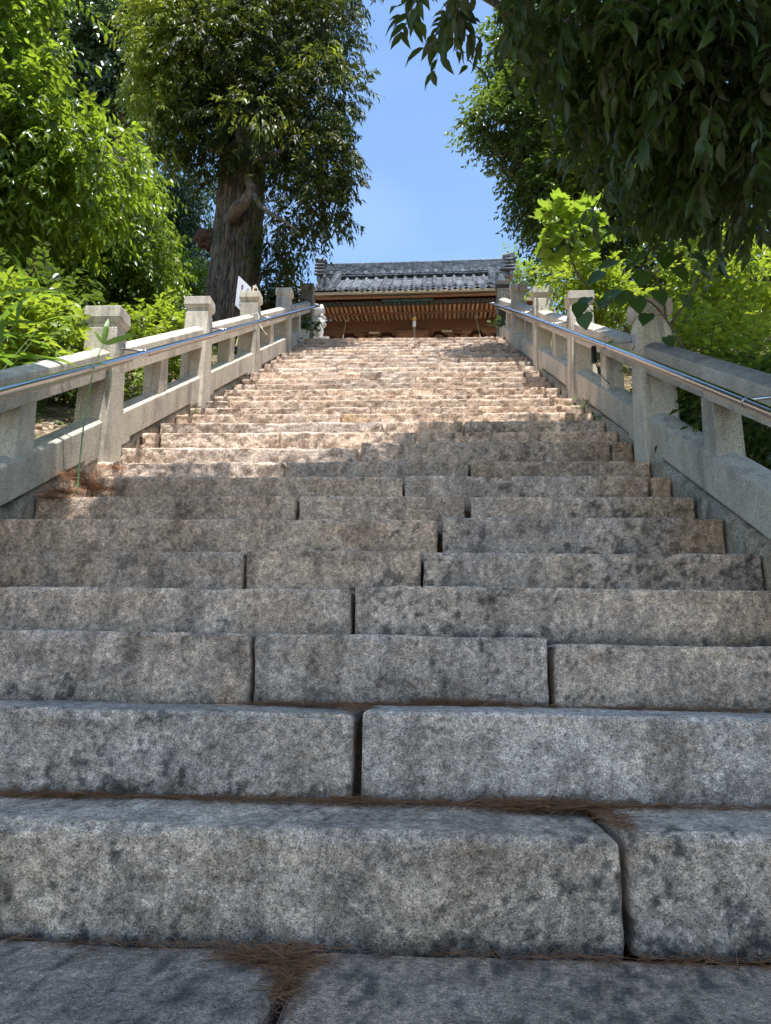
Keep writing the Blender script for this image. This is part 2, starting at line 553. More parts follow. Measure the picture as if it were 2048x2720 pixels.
M = {
    'step': mat_stone('step_granite', 330.0, 1.3, 55.0),
    'fence': mat_granite('dressed_granite', (0.58, 0.50, 0.39), (0.50, 0.425, 0.325), 0.0, grain=420.0, bump_s=0.25, streak=0.45, moss=0.12, mottle=0.30),
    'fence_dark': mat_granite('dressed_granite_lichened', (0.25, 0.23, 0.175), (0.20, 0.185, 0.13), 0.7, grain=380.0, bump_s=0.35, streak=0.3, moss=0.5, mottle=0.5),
    'fence_black': mat_granite('dressed_granite_black_crust', (0.50, 0.44, 0.35), (0.44, 0.38, 0.29), 0.0, grain=420.0, bump_s=0.3, streak=0.3, mottle=0.30, crust=True),
    'statue': mat_granite('statue_stone', (0.62, 0.58, 0.50), (0.58, 0.53, 0.45), 0.10, grain=300.0, bump_s=0.4, mottle=0.4),
    'earth': mat_plain('brown_joint_earth', (0.10, 0.062, 0.036), 0.95, var=0.5, scale=60, bmp=0.6),
    'gravel': mat_plain('pale_gravel', (0.56, 0.46, 0.34), 0.95, var=0.25, scale=60),
    'soil': mat_plain('dark_joint_soil', (0.028, 0.021, 0.015), 0.95, var=0.4, scale=30),
    'ground': mat_ground(),
    'wood': mat_wood('weathered_cedar_long', (0.10, 0.042, 0.022), (0.24, 0.11, 0.057), axis='x'),
    'wood_y': mat_wood('weathered_cedar_rafter', (0.24, 0.12, 0.060), (0.46, 0.29, 0.165), axis='y'),
    'wood_z': mat_wood('weathered_cedar_post', (0.085, 0.040, 0.022), (0.19, 0.10, 0.055), axis='z'),
    'wood_pale': mat_wood('pale_fascia_wood', (0.36, 0.27, 0.17), (0.52, 0.42, 0.28), axis='x'),
    'wood_dark': mat_wood('dark_boarding', (0.10, 0.042, 0.022), (0.19, 0.085, 0.045), axis='x'),
    'verdigris': mat_plain('verdigris_copper', (0.045, 0.075, 0.062), 0.6, 0.35, var=0.5),
    'tile': mat_tile(),
    'mortar': mat_plain('white_plaster', (0.72, 0.70, 0.66), 0.85, var=0.12),
    'steel': mat_plain('brushed_stainless', (0.66, 0.67, 0.69), 0.16, 1.0, var=0.05, scale=40, bmp=0.0),
    'steel_dull': mat_plain('dull_stainless', (0.5, 0.5, 0.5), 0.35, 1.0, var=0.1, scale=40, bmp=0.0),
    'strip': mat_plain('amber_strip_and_reflection', (0.42, 0.30, 0.20), 0.35, 0.0, var=0.15, scale=20, bmp=0.0),  # strip colour, also painted in for the tan reflection under the right tube
    'black': mat_plain('black_plastic', (0.015, 0.015, 0.016), 0.5, var=0.2),
    'rope': mat_plain('straw_rope', (0.33, 0.26, 0.16), 0.9, var=0.25, scale=60),
    'cord': mat_plain('white_cord', (0.72, 0.69, 0.63), 0.9, var=0.1, scale=60),
    'bamboo': mat_plain('dry_bamboo', (0.62, 0.47, 0.25), 0.5, var=0.2, scale=14),
    'board': mat_plain('white_sign_board', (0.80, 0.80, 0.84), 0.45, var=0.04, scale=5, bmp=0.03),
    'ink': mat_plain('black_ink', (0.02, 0.02, 0.022), 0.6, var=0.1),
    'gold': mat_plain('tarnished_brass', (0.55, 0.38, 0.12), 0.4, 0.8, var=0.3),
    'needle': mat_leaf('dry_pine_needle', (0.22, 0.10, 0.045), (0.50, 0.25, 0.12), trans=(0.3, 0.14, 0.05), tmix=0.15, rough=0.7, spec=0.2),
    'dead': mat_leaf('dry_brown_leaf', (0.15, 0.075, 0.04), (0.32, 0.20, 0.12), trans=(0.4, 0.22, 0.1), tmix=0.2, rough=0.6, spec=0.2),
    'bark': mat_bark('furrowed_bark', (0.034, 0.024, 0.016), (0.165, 0.115, 0.078), zs=0.42, scale=6.0),
    'bark_smooth': mat_bark('smooth_grey_bark', (0.055, 0.043, 0.034), (0.135, 0.105, 0.082), zs=0.6, scale=4.0, strength=0.4),
    'burl': mat_bark('reddish_burl_bark', (0.04, 0.015, 0.011), (0.115, 0.045, 0.033), zs=1.0, scale=8.0),
    'twig': mat_plain('twig_bark', (0.085, 0.062, 0.043), 0.85, var=0.3, scale=20),
    'stem_green': mat_plain('green_culm', (0.20, 0.30, 0.10), 0.45, var=0.25, scale=6, bmp=0.05),
    # foliage by species
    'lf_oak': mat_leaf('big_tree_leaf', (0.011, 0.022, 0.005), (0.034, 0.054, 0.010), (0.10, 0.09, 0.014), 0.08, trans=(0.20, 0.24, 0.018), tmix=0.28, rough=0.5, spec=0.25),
    'lf_oak_sun_tint': mat_leaf('big_tree_leaf_sun_tint', (0.10, 0.13, 0.014), (0.20, 0.24, 0.026), trans=(0.48, 0.54, 0.04), tmix=0.42, rough=0.42),  # sunlight on the crown's upper left, put into a lighter leaf colour
    'lf_bright': mat_leaf('bright_laurel_leaf', (0.022, 0.055, 0.008), (0.15, 0.23, 0.020), (0.24, 0.32, 0.03), 0.22, trans=(0.50, 0.66, 0.04), tmix=0.48, rough=0.33),
    'lf_yellow': mat_leaf('yellow_green_leaf', (0.11, 0.17, 0.012), (0.24, 0.32, 0.026), trans=(0.58, 0.70, 0.05), tmix=0.46, rough=0.4),
    'lf_gloss': mat_leaf('glossy_evergreen_leaf', (0.040, 0.070, 0.030), (0.10, 0.15, 0.065), trans=(0.28, 0.42, 0.09), tmix=0.28, rough=0.26, spec=0.7),
    'lf_conifer': mat_leaf('conifer_spray', (0.018, 0.042, 0.022), (0.045, 0.085, 0.040), trans=(0.14, 0.26, 0.07), tmix=0.25, rough=0.6, spec=0.25),
    'lf_hang': mat_leaf('drooping_evergreen_leaf', (0.015, 0.033, 0.008), (0.044, 0.074, 0.016), trans=(0.20, 0.30, 0.03), tmix=0.30, rough=0.36, under=(0.050, 0.066, 0.024), spec=0.35),
    'lf_round': mat_leaf('dark_round_leaf', (0.014, 0.030, 0.010), (0.050, 0.085, 0.018), (0.17, 0.24, 0.025), 0.22, trans=(0.32, 0.46, 0.035), tmix=0.32, rough=0.33),
    'lf_lobed': mat_leaf('lobed_lime_leaf', (0.11, 0.18, 0.018), (0.20, 0.28, 0.030), trans=(0.46, 0.62, 0.045), tmix=0.48, rough=0.42),
    'lf_heart': mat_leaf('broad_heart_leaf', (0.020, 0.050, 0.011), (0.042, 0.085, 0.016), trans=(0.16, 0.30, 0.03), tmix=0.35, rough=0.4),
    'lf_grass': mat_leaf('bamboo_grass_blade', (0.07, 0.15, 0.018), (0.15, 0.26, 0.03), trans=(0.36, 0.56, 0.05), tmix=0.4, rough=0.42),
    'lf_weed': mat_leaf('weed_leaf', (0.05, 0.11, 0.015), (0.12, 0.20, 0.03), trans=(0.32, 0.50, 0.05), tmix=0.38, rough=0.45),
    'lf_ivy': mat_leaf('ivy_leaf', (0.018, 0.045, 0.012), (0.05, 0.09, 0.022), trans=(0.18, 0.32, 0.04), tmix=0.25, rough=0.3, spec=0.6),
}

# ================================================================== SETTING
# ---- ground: one sheet, banked along the stairs, a terrace at the top
def ground_z(x, y):
    s_ = np.clip(y, 1.9, 13.0)
    z = nose(s_) - 0.30
    z = np.where(y < 1.9, -0.16, z)
    z = np.where(y > 13.0, np.minimum(z, 6.0), z)
    z = np.where(y > 12.4, np.minimum(z, 6.0), z)
    a = np.maximum(np.abs(x + 0.35) - 2.1, 0.0)
    bank = np.minimum(a, 9.0) * 0.16
    bank = np.where((y < 1.9), bank * np.clip((y + 3) / 4.9, 0, 1), bank)
    bank = np.where((y > 12.4), bank * np.clip((17 - y) / 4.6, 0, 1) * 0.4, bank)
    inside = np.clip(1 - a / 0.25, 0, 1)
    z = z + bank + 0.20 * np.clip(a / 0.3, 0, 1) * ((y > 1.9) & (y < 12.4))
    z = z - inside * 0.22 * ((y > 1.7) & (y < 12.6))
    return z


def gz(x, y):
    return float(ground_z(np.array([x]), np.array([y]))[0])


xs = np.concatenate([np.array([-900, -400, -150, -60, -30, -20]), np.arange(-14, 14.01, 0.25), np.array([20, 30, 60, 150, 400, 900])])
ysg = np.concatenate([np.array([-900, -400, -150, -60, -25, -12]), np.arange(-6, 22.01, 0.25), np.array([28, 40, 60, 150, 400, 900])])
GX, GY = np.meshgrid(xs, ysg)
GZ = ground_z(GX.ravel(), GY.ravel())
gv = np.stack([GX.ravel(), GY.ravel(), GZ], 1)
nearm = (np.abs(gv[:, 0]) < 15) & (np.abs(gv[:, 1]) < 23) & (np.abs(gv[:, 0] + 0.35) > 2.4)
gv[:, 2] += np.where(nearm, vnoise(gv, 0.9, 3, 3) * 0.07, 0)
nx_, ny_ = len(xs), len(ysg)
ii = (np.arange(ny_ - 1)[:, None] * nx_ + np.arange(nx_ - 1)[None, :]).ravel()
gf = np.stack([ii, ii + 1, ii + 1 + nx_, ii + nx_], 1)
tag(link('ground', np_mesh('ground', gv, gf, True), M['ground']), 'sloping woodland soil strewn with dry leaves beside the stairs', 'ground', kind='structure')


# ---- rough stone block swept along x
def stone_block(name, parent, mat, x0, x1, y0, depth, z0, z1, res, rad, rough, fine, seed, tilt=0.0, twist=0.0, chip=0.0, tone=None):
    nx = max(6, int((x1 - x0) / res))
    nf = max(4, int((z1 - z0) / res))
    ntop = max(4, int(depth / max(res, 0.03)))
    prof = []
    for k in range(nf + 1):
        prof.append((0.0, z0 + (z1 - rad - z0) * k / nf, 0.0))
    for k in range(1, 5):
        a = math.pi / 2 * k / 4
        prof.append((rad - rad * math.cos(a), z1 - rad + rad * math.sin(a), a))
    for k in range(1, ntop + 1):
        u = k / ntop
        prof.append((rad + (depth - rad) * (u ** 1.4), z1, math.pi / 2))
    prof = np.array(prof)
    npf = len(prof)
    er = min(rad * 1.2 + 0.006, 0.05)
    xc = np.concatenate([[x0 + 0.001], x0 + er * (1 - np.cos(np.linspace(0.25, 1, 5) * math.pi / 2)), np.linspace(x0 + er, x1 - er, nx)[1:-1], x1 - er * (1 - np.cos(np.linspace(1, 0.25, 5) * math.pi / 2)), [x1 - 0.001]])
    inset = np.zeros(len(xc))
    for i, x in enumerate(xc):
        d = min(x - x0, x1 - x)
        if d < er: inset[i] = er - math.sqrt(max(0.0, er * er - (er - d) ** 2))
    X = np.repeat(xc[:, None], npf, 1)
    Yl = np.repeat(prof[None, :, 0], len(xc), 0)
    Zl = np.repeat(prof[None, :, 1], len(xc), 0)
    A = np.repeat(prof[None, :, 2], len(xc), 0)
    ny, nz = -np.cos(A), np.sin(A)
    ins = inset[:, None] * 0.8
    Yl = Yl - ny * ins
    Zl = Zl - nz * ins * 0.9
    wob = 0.006
    pts = np.stack([X.ravel(), (Yl + y0).ravel(), Zl.ravel()], 1)
    edge = np.exp(-((A.ravel() - math.pi / 4) / 0.55) ** 2)
    calm = np.where(A.ravel() > 1.2, 0.35, 1.0) * (1 - 0.8 * edge)
    dsp = vnoise(pts + seed * 3.1, 3.2, seed, 2) * wob * 0.7 * (1 - 0.75 * edge) + (vnoise(pts + seed, 21.0, seed + 3, 2) * rough + vnoise(pts, 42.0, seed + 5, 2) * fine + vnoise(pts, 9.0, seed + 6, 2) * rough * 0.8) * calm
    # the arris is worn and chipped
    dsp -= edge * (np.maximum(0, vnoise(pts + 5.0 + seed, 7.0, seed + 9, 3) + 0.05) * chip * 3.0 + np.maximum(0, vnoise(pts + seed, 2.5, seed + 8, 2) - 0.5) * 0.03)
    pts[:, 1] += ny.ravel() * dsp
    pts[:, 2] += nz.ravel() * dsp
    pts[:, 0] += vnoise(pts, 14.0, seed + 11, 2) * 0.003
    xm = 0.5 * (x0 + x1)
    pts[:, 2] += tilt * (pts[:, 0] - xm)
    pts[:, 1] += twist * (pts[:, 0] - xm)
    n0 = len(xc)
    fi = (np.arange(n0 - 1)[:, None] * npf + np.arange(npf - 1)[None, :]).ravel()
    faces = np.stack([fi, fi + npf, fi + npf + 1, fi + 1], 1)
    # end faces: ruled from the profile to the back edge
    extra_v, extra_f = [], []
    base = len(pts)
    for side, col in ((0, 0), (1, n0 - 1)):
        c = pts[col * npf:(col + 1) * npf].copy()
        c[:, 1] = y0 + depth
        b = base + len(extra_v) * npf
        extra_v.append(c)
        k = np.arange(npf - 1)
        a0, a1, b0, b1 = col * npf + k, col * npf + k + 1, b + k, b + k + 1
        extra_f.append(np.stack([a0, a1, b1, b0], 1) if side == 0 else np.stack([a0, b0, b1, a1], 1))
    pts = np.concatenate([pts] + extra_v)
    faces = np.concatenate([faces] + extra_f)
    me = np_mesh(name, pts, faces, True)
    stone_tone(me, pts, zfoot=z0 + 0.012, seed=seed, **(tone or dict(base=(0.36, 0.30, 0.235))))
    return link(name, me, mat, parent)


# measured top edges of the thirty steps (height above the camera-side paving) and tread depth
STEP_Z = [0.146, 0.386, 0.614, 0.809, 1.007, 1.226, 1.415, 1.616, 1.805, 2.035, 2.226, 2.423, 2.617, 2.799, 2.991, 3.169, 3.375,
          3.573, 3.776, 3.987, 4.197, 4.407, 4.617, 4.814, 5.009, 5.209, 5.410, 5.614, 5.823, 6.041]
TREAD, Y1 = 0.362, 1.901


def edge_x(y):                                  # where the stairs end left and right
    return -2.15 + 0.006 * (y - 4.0), 1.44 - 0.008 * (y - 3.0)


# joints: x on the step (metres), gap width
def jx(px, n):
    py = {1: 1790, 2: 1540, 3: 1390, 4: 1280, 5: 1195, 6: 1122, 7: 1073, 8: 1030, 9: 998, 10: 960, 11: 934, 12: 912, 13: 893, 14: 879, 15: 865, 16: 854, 17: 840}.get(n, 800)
    return float(at(px, py, Y1 + (n - 1) * TREAD)[0])


JOINTS = {1: [(1352, .016)], 2: [(773, .026)], 3: [(546, .014), (1190, .02)], 4: [(763, .016)], 5: [(530, .014), (912, .012)], 6: [(950, .024)],
          7: [(643, .016), (1011, .036)], 8: [(873, .014)], 9: [(616, .01), (1014, .018)], 10: [(776, .02)], 11: [(605, .006), (900, .018)],
          12: [(831, .03), (1002, .012)], 13: [(737, .012)], 14: [(801, .008), (952, .012)], 15: [(643, .008)], 16: [(958, .01)], 17: [(706, .006), (937, .008)]}
rj = random.Random(5)


def ochre_of(n, a0, a1):
    if n == 13 and a0 < -0.3 < a1 + 0.6 and a0 > -1.2: return lambda P: 0.85 * sstep(a0 + 0.30, a0 + 0.06, P[:, 0])
    if n == 15 and a0 > -1.6 and a1 > 0: return lambda P: 0.35 * np.ones(len(P))
    if n in (6, 7, 8, 10) and a1 > 1.0: return lambda P: 0.55 * sstep(a1 - 0.55, a1 - 0.05, P[:, 0])
    if n in (4, 9, 14, 18, 23): return lambda P: 0.4 * sstep(0.25, 0.8, vnoise(P, 2.0, n, 2))
    return None


steps = empty('stone_steps', (0, Y1, 0), 'long flight of worn granite steps climbing to the temple hall', 'stairs', kind='structure')
for n in range(1, 31):
    y = Y1 + (n - 1) * TREAD
    z1 = STEP_Z[n - 1]
    z0 = (STEP_Z[n - 2] - 0.012) if n > 1 else -0.12
    xl, xr = edge_x(y)
    if n <= 4: xl, xr = -2.30, 1.46
    if n in JOINTS:
        js = [(jx(px, n), g) for px, g in JOINTS[n]]
    else:
        k = rj.choice([2, 3, 3, 4])
        js = []
        for q in range(k - 1):
            js.append((xl + (xr - xl) * (q + 1 + rj.uniform(-0.32, 0.32)) / k, rj.uniform(.004, .014)))
    if n in (8, 10, 13, 16, 17, 20, 22, 25, 27):  # a short stone closes the right-hand end
        js.append((xr - rj.uniform(0.10, 0.2), rj.uniform(.008, .02)))
    if n in (8, 9, 11, 15, 18, 21):
        js.append((xl + rj.uniform(0.12, 0.26), rj.uniform(.006, .016)))
    js.sort()
    cuts = [(xl, 0)] + js + [(xr, 0)]
    res = 0.0065 if n <= 3 else (0.0085 if n <= 6 else (0.012 if n <= 11 else (0.016 if n <= 17 else 0.026)))
    rad = {1: 0.026, 2: 0.014, 3: 0.011}.get(n, 0.009)
    rough = {1: 0.0056, 2: 0.006, 3: 0.006}.get(n, 0.0062 if n < 8 else (0.009 if n < 17 else 0.011))
    for b in range(len(cuts) - 1):
        a0 = cuts[b][0] + cuts[b][1] / 2
        a1 = cuts[b + 1][0] - cuts[b + 1][1] / 2
        if a1 - a0 < 0.05: continue
        short = (a1 - a0) < 0.3
        dz = rj.uniform(-.005, .005) * (1.6 if short else 1)
        dy = rj.uniform(-.006, .006)
        tl = rj.uniform(-.004, .004)
        if n in (1, 2): tl = -.010
        if n == 3: tl, dz = -.008, (.012, .004, -.024)[min(b, 2)]
        if n == 4: dz, tl = (0.0 if b == 0 else 0.008), (-.003 if b == 0 else -.010)
        if n == 10 and a1 < 0.3: dz = -.03
        if n == 11: dz = 0
        mt = M['step']
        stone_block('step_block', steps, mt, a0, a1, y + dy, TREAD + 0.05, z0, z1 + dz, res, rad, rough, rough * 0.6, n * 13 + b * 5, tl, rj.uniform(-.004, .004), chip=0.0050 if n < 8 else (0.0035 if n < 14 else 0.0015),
                    tone=dict(base=(0.55, 0.42, 0.325), mott=0.9, blot=0.08, streak=0.24, lit_edge_z=z1 + dz, side=1.0, ochre=ochre_of(n, a0, a1)))
# the ochre stone half way up
core = MB()
pr = [(Y1 + 0.14, -0.5), (Y1 + 0.14, -0.05)]
for n in range(1, 31):
    y = Y1 + (n - 1) * TREAD + 0.24
    pr += [(y, STEP_Z[n - 1] - 0.20)]
pr += [(13.2, 5.9), (13.2, -0.5)]
core.prism([(a, b) for a, b in pr], 'x', -2.12, 1.38)
core.build('stair_bed', M['soil'], steps)
for n in range(2, 13):                          # earth packed in the open joints
    if n not in JOINTS: continue
    for px, g in JOINTS[n]:
        x_ = jx(px, n)
        y_ = Y1 + (n - 1) * TREAD
        f_ = MB()
        f_.hexa([(x_ - g * .7, y_ + .10, STEP_Z[n - 2] - .02), (x_ + g * .7, y_ + .10, STEP_Z[n - 2] - .02), (x_ + g * .7, y_ + .36, STEP_Z[n - 2] - .02), (x_ - g * .7, y_ + .36, STEP_Z[n - 2] - .02),
                 (x_ - g * .7, y_ + .15, STEP_Z[n - 1] - .05), (x_ + g * .7, y_ + .14, STEP_Z[n - 1] - .055), (x_ + g * .7, y_ + .36, STEP_Z[n - 1] - .025), (x_ - g * .7, y_ + .36, STEP_Z[n - 1] - .02)])
        f_.build('joint_earth', M['earth'], steps)

# ---- paving in front of the stairs and on the terrace
pv = empty('pavement', (0, 1.2, -0.12), 'grey granite paving slabs at the foot of the stairs', 'pavement', kind='structure')
sj = float(at(612, 2150, 1.65)[0])
for (a0, a1, q, dz) in ((-2.6, sj - 0.012, 1, 0.004), (sj + 0.012, 1.9, 2, 0.0)):
    stone_block('slab', pv, M['step'], a0, a1, 0.35, 1.50, -0.30, -0.105 + dz, 0.013, 0.014, 0.003, 0.0018, 300 + q, tone=dict(base=(0.48, 0.335, 0.24), mott=0.9, blot=0.5, streak=0.0))
for k in range(5):
    stone_block('slab', pv, M['step'], -2.6 + k * 0.9, -2.6 + k * 0.9 + 0.885, -1.0, 1.34, -0.30, -0.11, 0.05, 0.012, 0.002, 0.001, 330 + k)
gp_ = MB()
gp_.hexa([(-4.5, -16, -.2), (4.5, -16, -.2), (4.5, -1.0, -.2), (-4.5, -1.0, -.2), (-4.5, -16, -.125), (4.5, -16, -.125), (4.5, -1.0, -.125), (-4.5, -1.0, -.125)])  # unseen gravel added behind the camera, bounces warm light onto the shaded risers
tag(gp_.build('bounce_path', M['gravel'], None), 'pale gravel path added behind the camera to bounce light', 'path', kind='structure')
terr = empty('terrace', (0, 13.0, 6.0), 'stone paved terrace at the top of the stairs before the hall', 'pavement', kind='structure')
for i in range(4):
    for k in range(5):
        stone_block('slab', terr, M['step'], -3.4 + k * 1.3, -3.4 + k * 1.3 + 1.288, 12.83 + i * 1.32, 1.31, 5.80, 6.028 + 0.002 * ((i + k) % 3), 0.12, 0.01, 0.001, 0.0005, 350 + i * 5 + k)

# ---- sloping kerbs that close the ends of the steps
for sgn in (-1, 1):
    ys_k = [1.75, 3.55, 5.3, 7.1, 9.0, 10.9, 12.75]
    for k in range(6):
        ya, yb = ys_k[k] + 0.0008, ys_k[k + 1] - 0.0008
        nn = int((yb - ya) / 0.035)
        rows = []
        prof = [(0.0, -0.55), (0.0, -0.30), (0.0, -0.12), (0.0, -0.05), (0.006, -0.015), (0.03, 0.0), (0.10, 0.006), (0.2, 0.0), (0.36, -0.01), (0.36, -0.5)]
        P = []
        for i in range(nn + 1):
            yy = ya + (yb - ya) * i / nn
            zt = nose(yy) + 0.052 - 0.011 * (yy - 3.4)
            for u, v in prof:
                P.append(((edge_x(yy)[0] - 0.008 if sgn < 0 else edge_x(yy)[1] + 0.012) + sgn * u, yy, zt + v))
        P = np.array(P)
        nm = vnoise(P, 16.0, 40, 3) * 0.007 + vnoise(P, 3.0, 50, 2) * 0.012 
        P[:, 0] -= sgn * nm * 0.7
        P[:, 2] += nm * 0.7
        m_ = len(prof)
        fi = (np.arange(nn)[:, None] * m_ + np.arange(m_ - 1)[None, :]).ravel()
        F = np.stack([fi, fi + 1, fi + 1 + m_, fi + m_], 1)
        if sgn > 0: F = F[:, ::-1]
        km = np_mesh('kerb_stone', P, F, True)
        stone_tone(km, P, (0.43, 0.36, 0.275), 700 + k + sgn, 0.8, 0.45, 0.2, 0.35)
        link('kerb_stone', km, M['step'], steps)


# ================================================================== BALUSTRADES AND HANDRAILS
def fline(y):
    return nose(y) + 0.075 - 0.010 * (y - 3.4)


def balustrade(sgn, post_ys, face_x, label):
    root = empty('stone_balustrade', (face_x(5), post_ys[0], fline(post_ys[0]) - 0.1), label, 'balustrade')
    rr = random.Random(8 + sgn)
    for i, py in enumerate(post_ys):
        last = i == len(post_ys) - 1
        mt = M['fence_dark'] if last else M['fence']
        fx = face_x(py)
        zb, zt = fline(py) - 0.16, fline(py) + (1.0 if not last else 1.04)
        if last: zb = 5.95
        wx = 0.235
        xi, xo = fx, fx + sgn * wx
        b = MB()
        y0b, y1b, y0t, y1t = py - 0.155, py + 0.155, py - 0.085, py + 0.085
        zneck = zt - 0.135
        x0, x1 = min(xi, xo), max(xi, xo)
        b.hexa([(x0, y0b, zb), (x1, y0b, zb), (x1, y1b, zb), (x0, y1b, zb), (x0 + .006, y0t, zneck - .02), (x1 - .006, y0t, zneck - .02), (x1 - .006, y1t, zneck - .02), (x0 + .006, y1t, zneck - .02)])
        po = b.build('post', mt, root, 0.010, 2)
        nk = MB()
        nk.box(x0 + .014, x1 - .014, y0t + .012, y1t - .012, zneck - .021, zneck + .03)
        nk.build('neck', mt, po, 0.004, 1)
        cp = MB()
        e = 0.014
        cp.hexa([(x0 + .004, y0t + .006, zneck + .012), (x1 - .004, y0t + .006, zneck + .012), (x1 - .004, y1t - .006, zneck + .012), (x0 + .004, y1t - .006, zneck + .012),
                 (x0 - e, y0t - e, zneck + .045), (x1 + e, y0t - e, zneck + .045), (x1 + e, y1t + e, zneck + .045), (x0 - e, y1t + e, zneck + .045)])
        cp.hexa([(x0 - e, y0t - e, zneck + .0445), (x1 + e, y0t - e, zneck + .0445), (x1 + e, y1t + e, zneck + .0445), (x0 - e, y1t + e, zneck + .0445),
                 (x0 - e + .006, y0t - e + .006, zt), (x1 + e - .006, y0t - e + .006, zt), (x1 + e - .006, y1t + e - .006, zt), (x0 - e + .006, y1t + e - .006, zt)])
        cp.build('cap', mt, po, 0.007, 2)
    mt = M['fence']
    for i in range(len(post_ys) - 1):
        ya, yb = post_ys[i], post_ys[i + 1]

        def beam(name, dx, wx, top, bot, arch, ya_, yb_, notch=False, mat=mt):
            secs = 9
            prof = [(dx, bot), (dx, top)] + [(dx + wx * k / secs, top + arch * math.sin(math.pi * k / secs)) for k in range(1, secs)] + [(dx + wx, top), (dx + wx, bot)]
            V, F = [], []
            yl = [ya_, yb_] if not notch else [ya_, ya_ + 0.24, ya_ + 0.241, yb_ - 0.24, yb_ - 0.239, yb_]
            for j, yy in enumerate(yl):
                up_ = 0.035 if (notch and j in (2, 3)) else 0.0
                for u, v in prof:
                    V.append((face_x(yy) + sgn * u, yy, fline(yy) + (v + up_ if v == bot else v)))
            m_ = len(prof)
            for j in range(len(yl) - 1):
                for k in range(m_):
                    k2 = (k + 1) % m_
                    F.append((j * m_ + k, j * m_ + k2, (j + 1) * m_ + k2, (j + 1) * m_ + k))
            F.append(tuple(range(m_)))
            F.append(tuple((len(yl) - 1) * m_ + k for k in range(m_)))
            bb = MB()
            bb.add(V, F)
            return bb.build(name, mat, root, 0.006, 2)
        ym = 0.5 * (ya + yb) + rr.uniform(-.02, .02)
        split = ya + (yb - ya) * (0.5 if sgn > 0 else 0.66)
        # coping in two stones, butted
        cmat = M['fence_black'] if (sgn > 0 and i == 0) else mt
        beam('coping', 0.035, 0.17, 0.700, 0.515, 0.032, ya + 0.06, split - 0.0015, mat=cmat)
        beam('coping', 0.036, 0.17, 0.700, 0.515, 0.032, split + 0.0015, yb - 0.06, mat=cmat)
        beam('base_beam', 0.03, 0.18, 0.210, -0.035, 0.033, ya + 0.10, yb - 0.10, notch=True)
        s_ = MB()
        xi, xo = face_x(ym) + sgn * 0.05, face_x(ym) + sgn * 0.19
        x0, x1 = min(xi, xo), max(xi, xo)
        zb, zt = fline(ym) + 0.12, fline(ym) + 0.60
        s_.hexa([(x0, ym - .105, zb), (x1, ym - .105, zb), (x1, ym + .105, zb), (x0, ym + .105, zb), (x0, ym - .075, zt), (x1, ym - .075, zt), (x1, ym + .075, zt), (x0, ym + .075, zt)])
        s_.build('strut', mt, root, 0.008, 2)
    return root


LPOST = [2.95, 4.97, 6.97, 8.97, 11.02, 13.08]
RPOST = [2.9, 5.0, 7.1, 9.2, 11.3, 13.38]
lface = lambda y: -2.115 + 0.0095 * (y - 5.0)
rface = lambda y: 1.42 - 0.0105 * (y - 5.0)
balustrade(-1, LPOST, lface, 'left granite balustrade beside the big tree, with square capped posts')
balustrade(1, RPOST, rface, 'right granite balustrade under the overhanging leaves, with square capped posts')


def handrail(sgn, pts, post_ys, face_x, label, strips):
    root = empty('handrail', pts[0], label, 'handrail')
    P = [Vector(p) for p in pts]
    fine = []
    for a, b in zip(P[:-1], P[1:]):
        for k in range(6): fine.append(a.lerp(b, k / 6))
    fine.append(P[-1])
    tb = MB()
    tb.tube(fine, 0.0205, 14)
    tb.build('tube', M['steel'], root, smooth=True)

    def rail_at(y):
        for a, b in zip(P[:-1], P[1:]):
            if a.y <= y <= b.y: return a.lerp(b, (y - a.y) / (b.y - a.y))
        return P[-1]
    for py in post_ys:
        if not (P[0].y < py < P[-1].y): continue
        p = rail_at(py + 0.02)
        fx = face_x(py)
        arm = MB()
        arm.tube([(fx + sgn * 0.01, py + 0.02, p.z + 0.03), (p.x + sgn * 0.012, py + 0.02, p.z + 0.012), (p.x, py + 0.02, p.z - 0.012)], 0.008, 8)
        br = arm.build('bracket', M['steel_dull'], root, smooth=True)
        pl = MB()
        xa, xb = sorted((fx - sgn * 0.006, fx + sgn * 0.02))
        pl.box(xa, xb, py - 0.01, py + 0.05, p.z - 0.02, p.z + 0.075)
        pl.build('wall_plate', M['steel_dull'], br, 0.002, 1)
        cl = MB()
        d = (rail_at(py + 0.1) - rail_at(py - 0.1)).normalized()
        cl.tube([p - d * 0.006, p + d * 0.006], 0.0225, 14)
        cl.build('collar', M['steel_dull'], root, smooth=True)
    for (ya, yb) in strips:
        st = MB()
        a, b = rail_at(ya), rail_at(yb)
        for q, (pa, pb) in enumerate(((a, a.lerp(b, 0.5)), (a.lerp(b, 0.5), b))):
            for p0, p1 in ((pa, pb),):
                o = Vector((sgn * 0.012, 0, -0.031))
                e = Vector((0.011, 0, 0))
                f_ = Vector((0, 0, 0.007))
                st.hexa([p0 + o - e - f_, p0 + o + e - f_, p1 + o + e - f_, p1 + o - e - f_, p0 + o - e + f_, p0 + o + e + f_, p1 + o + e + f_, p1 + o - e + f_])
        st.build('strip_and_reflection', M['strip'], root)
    return root


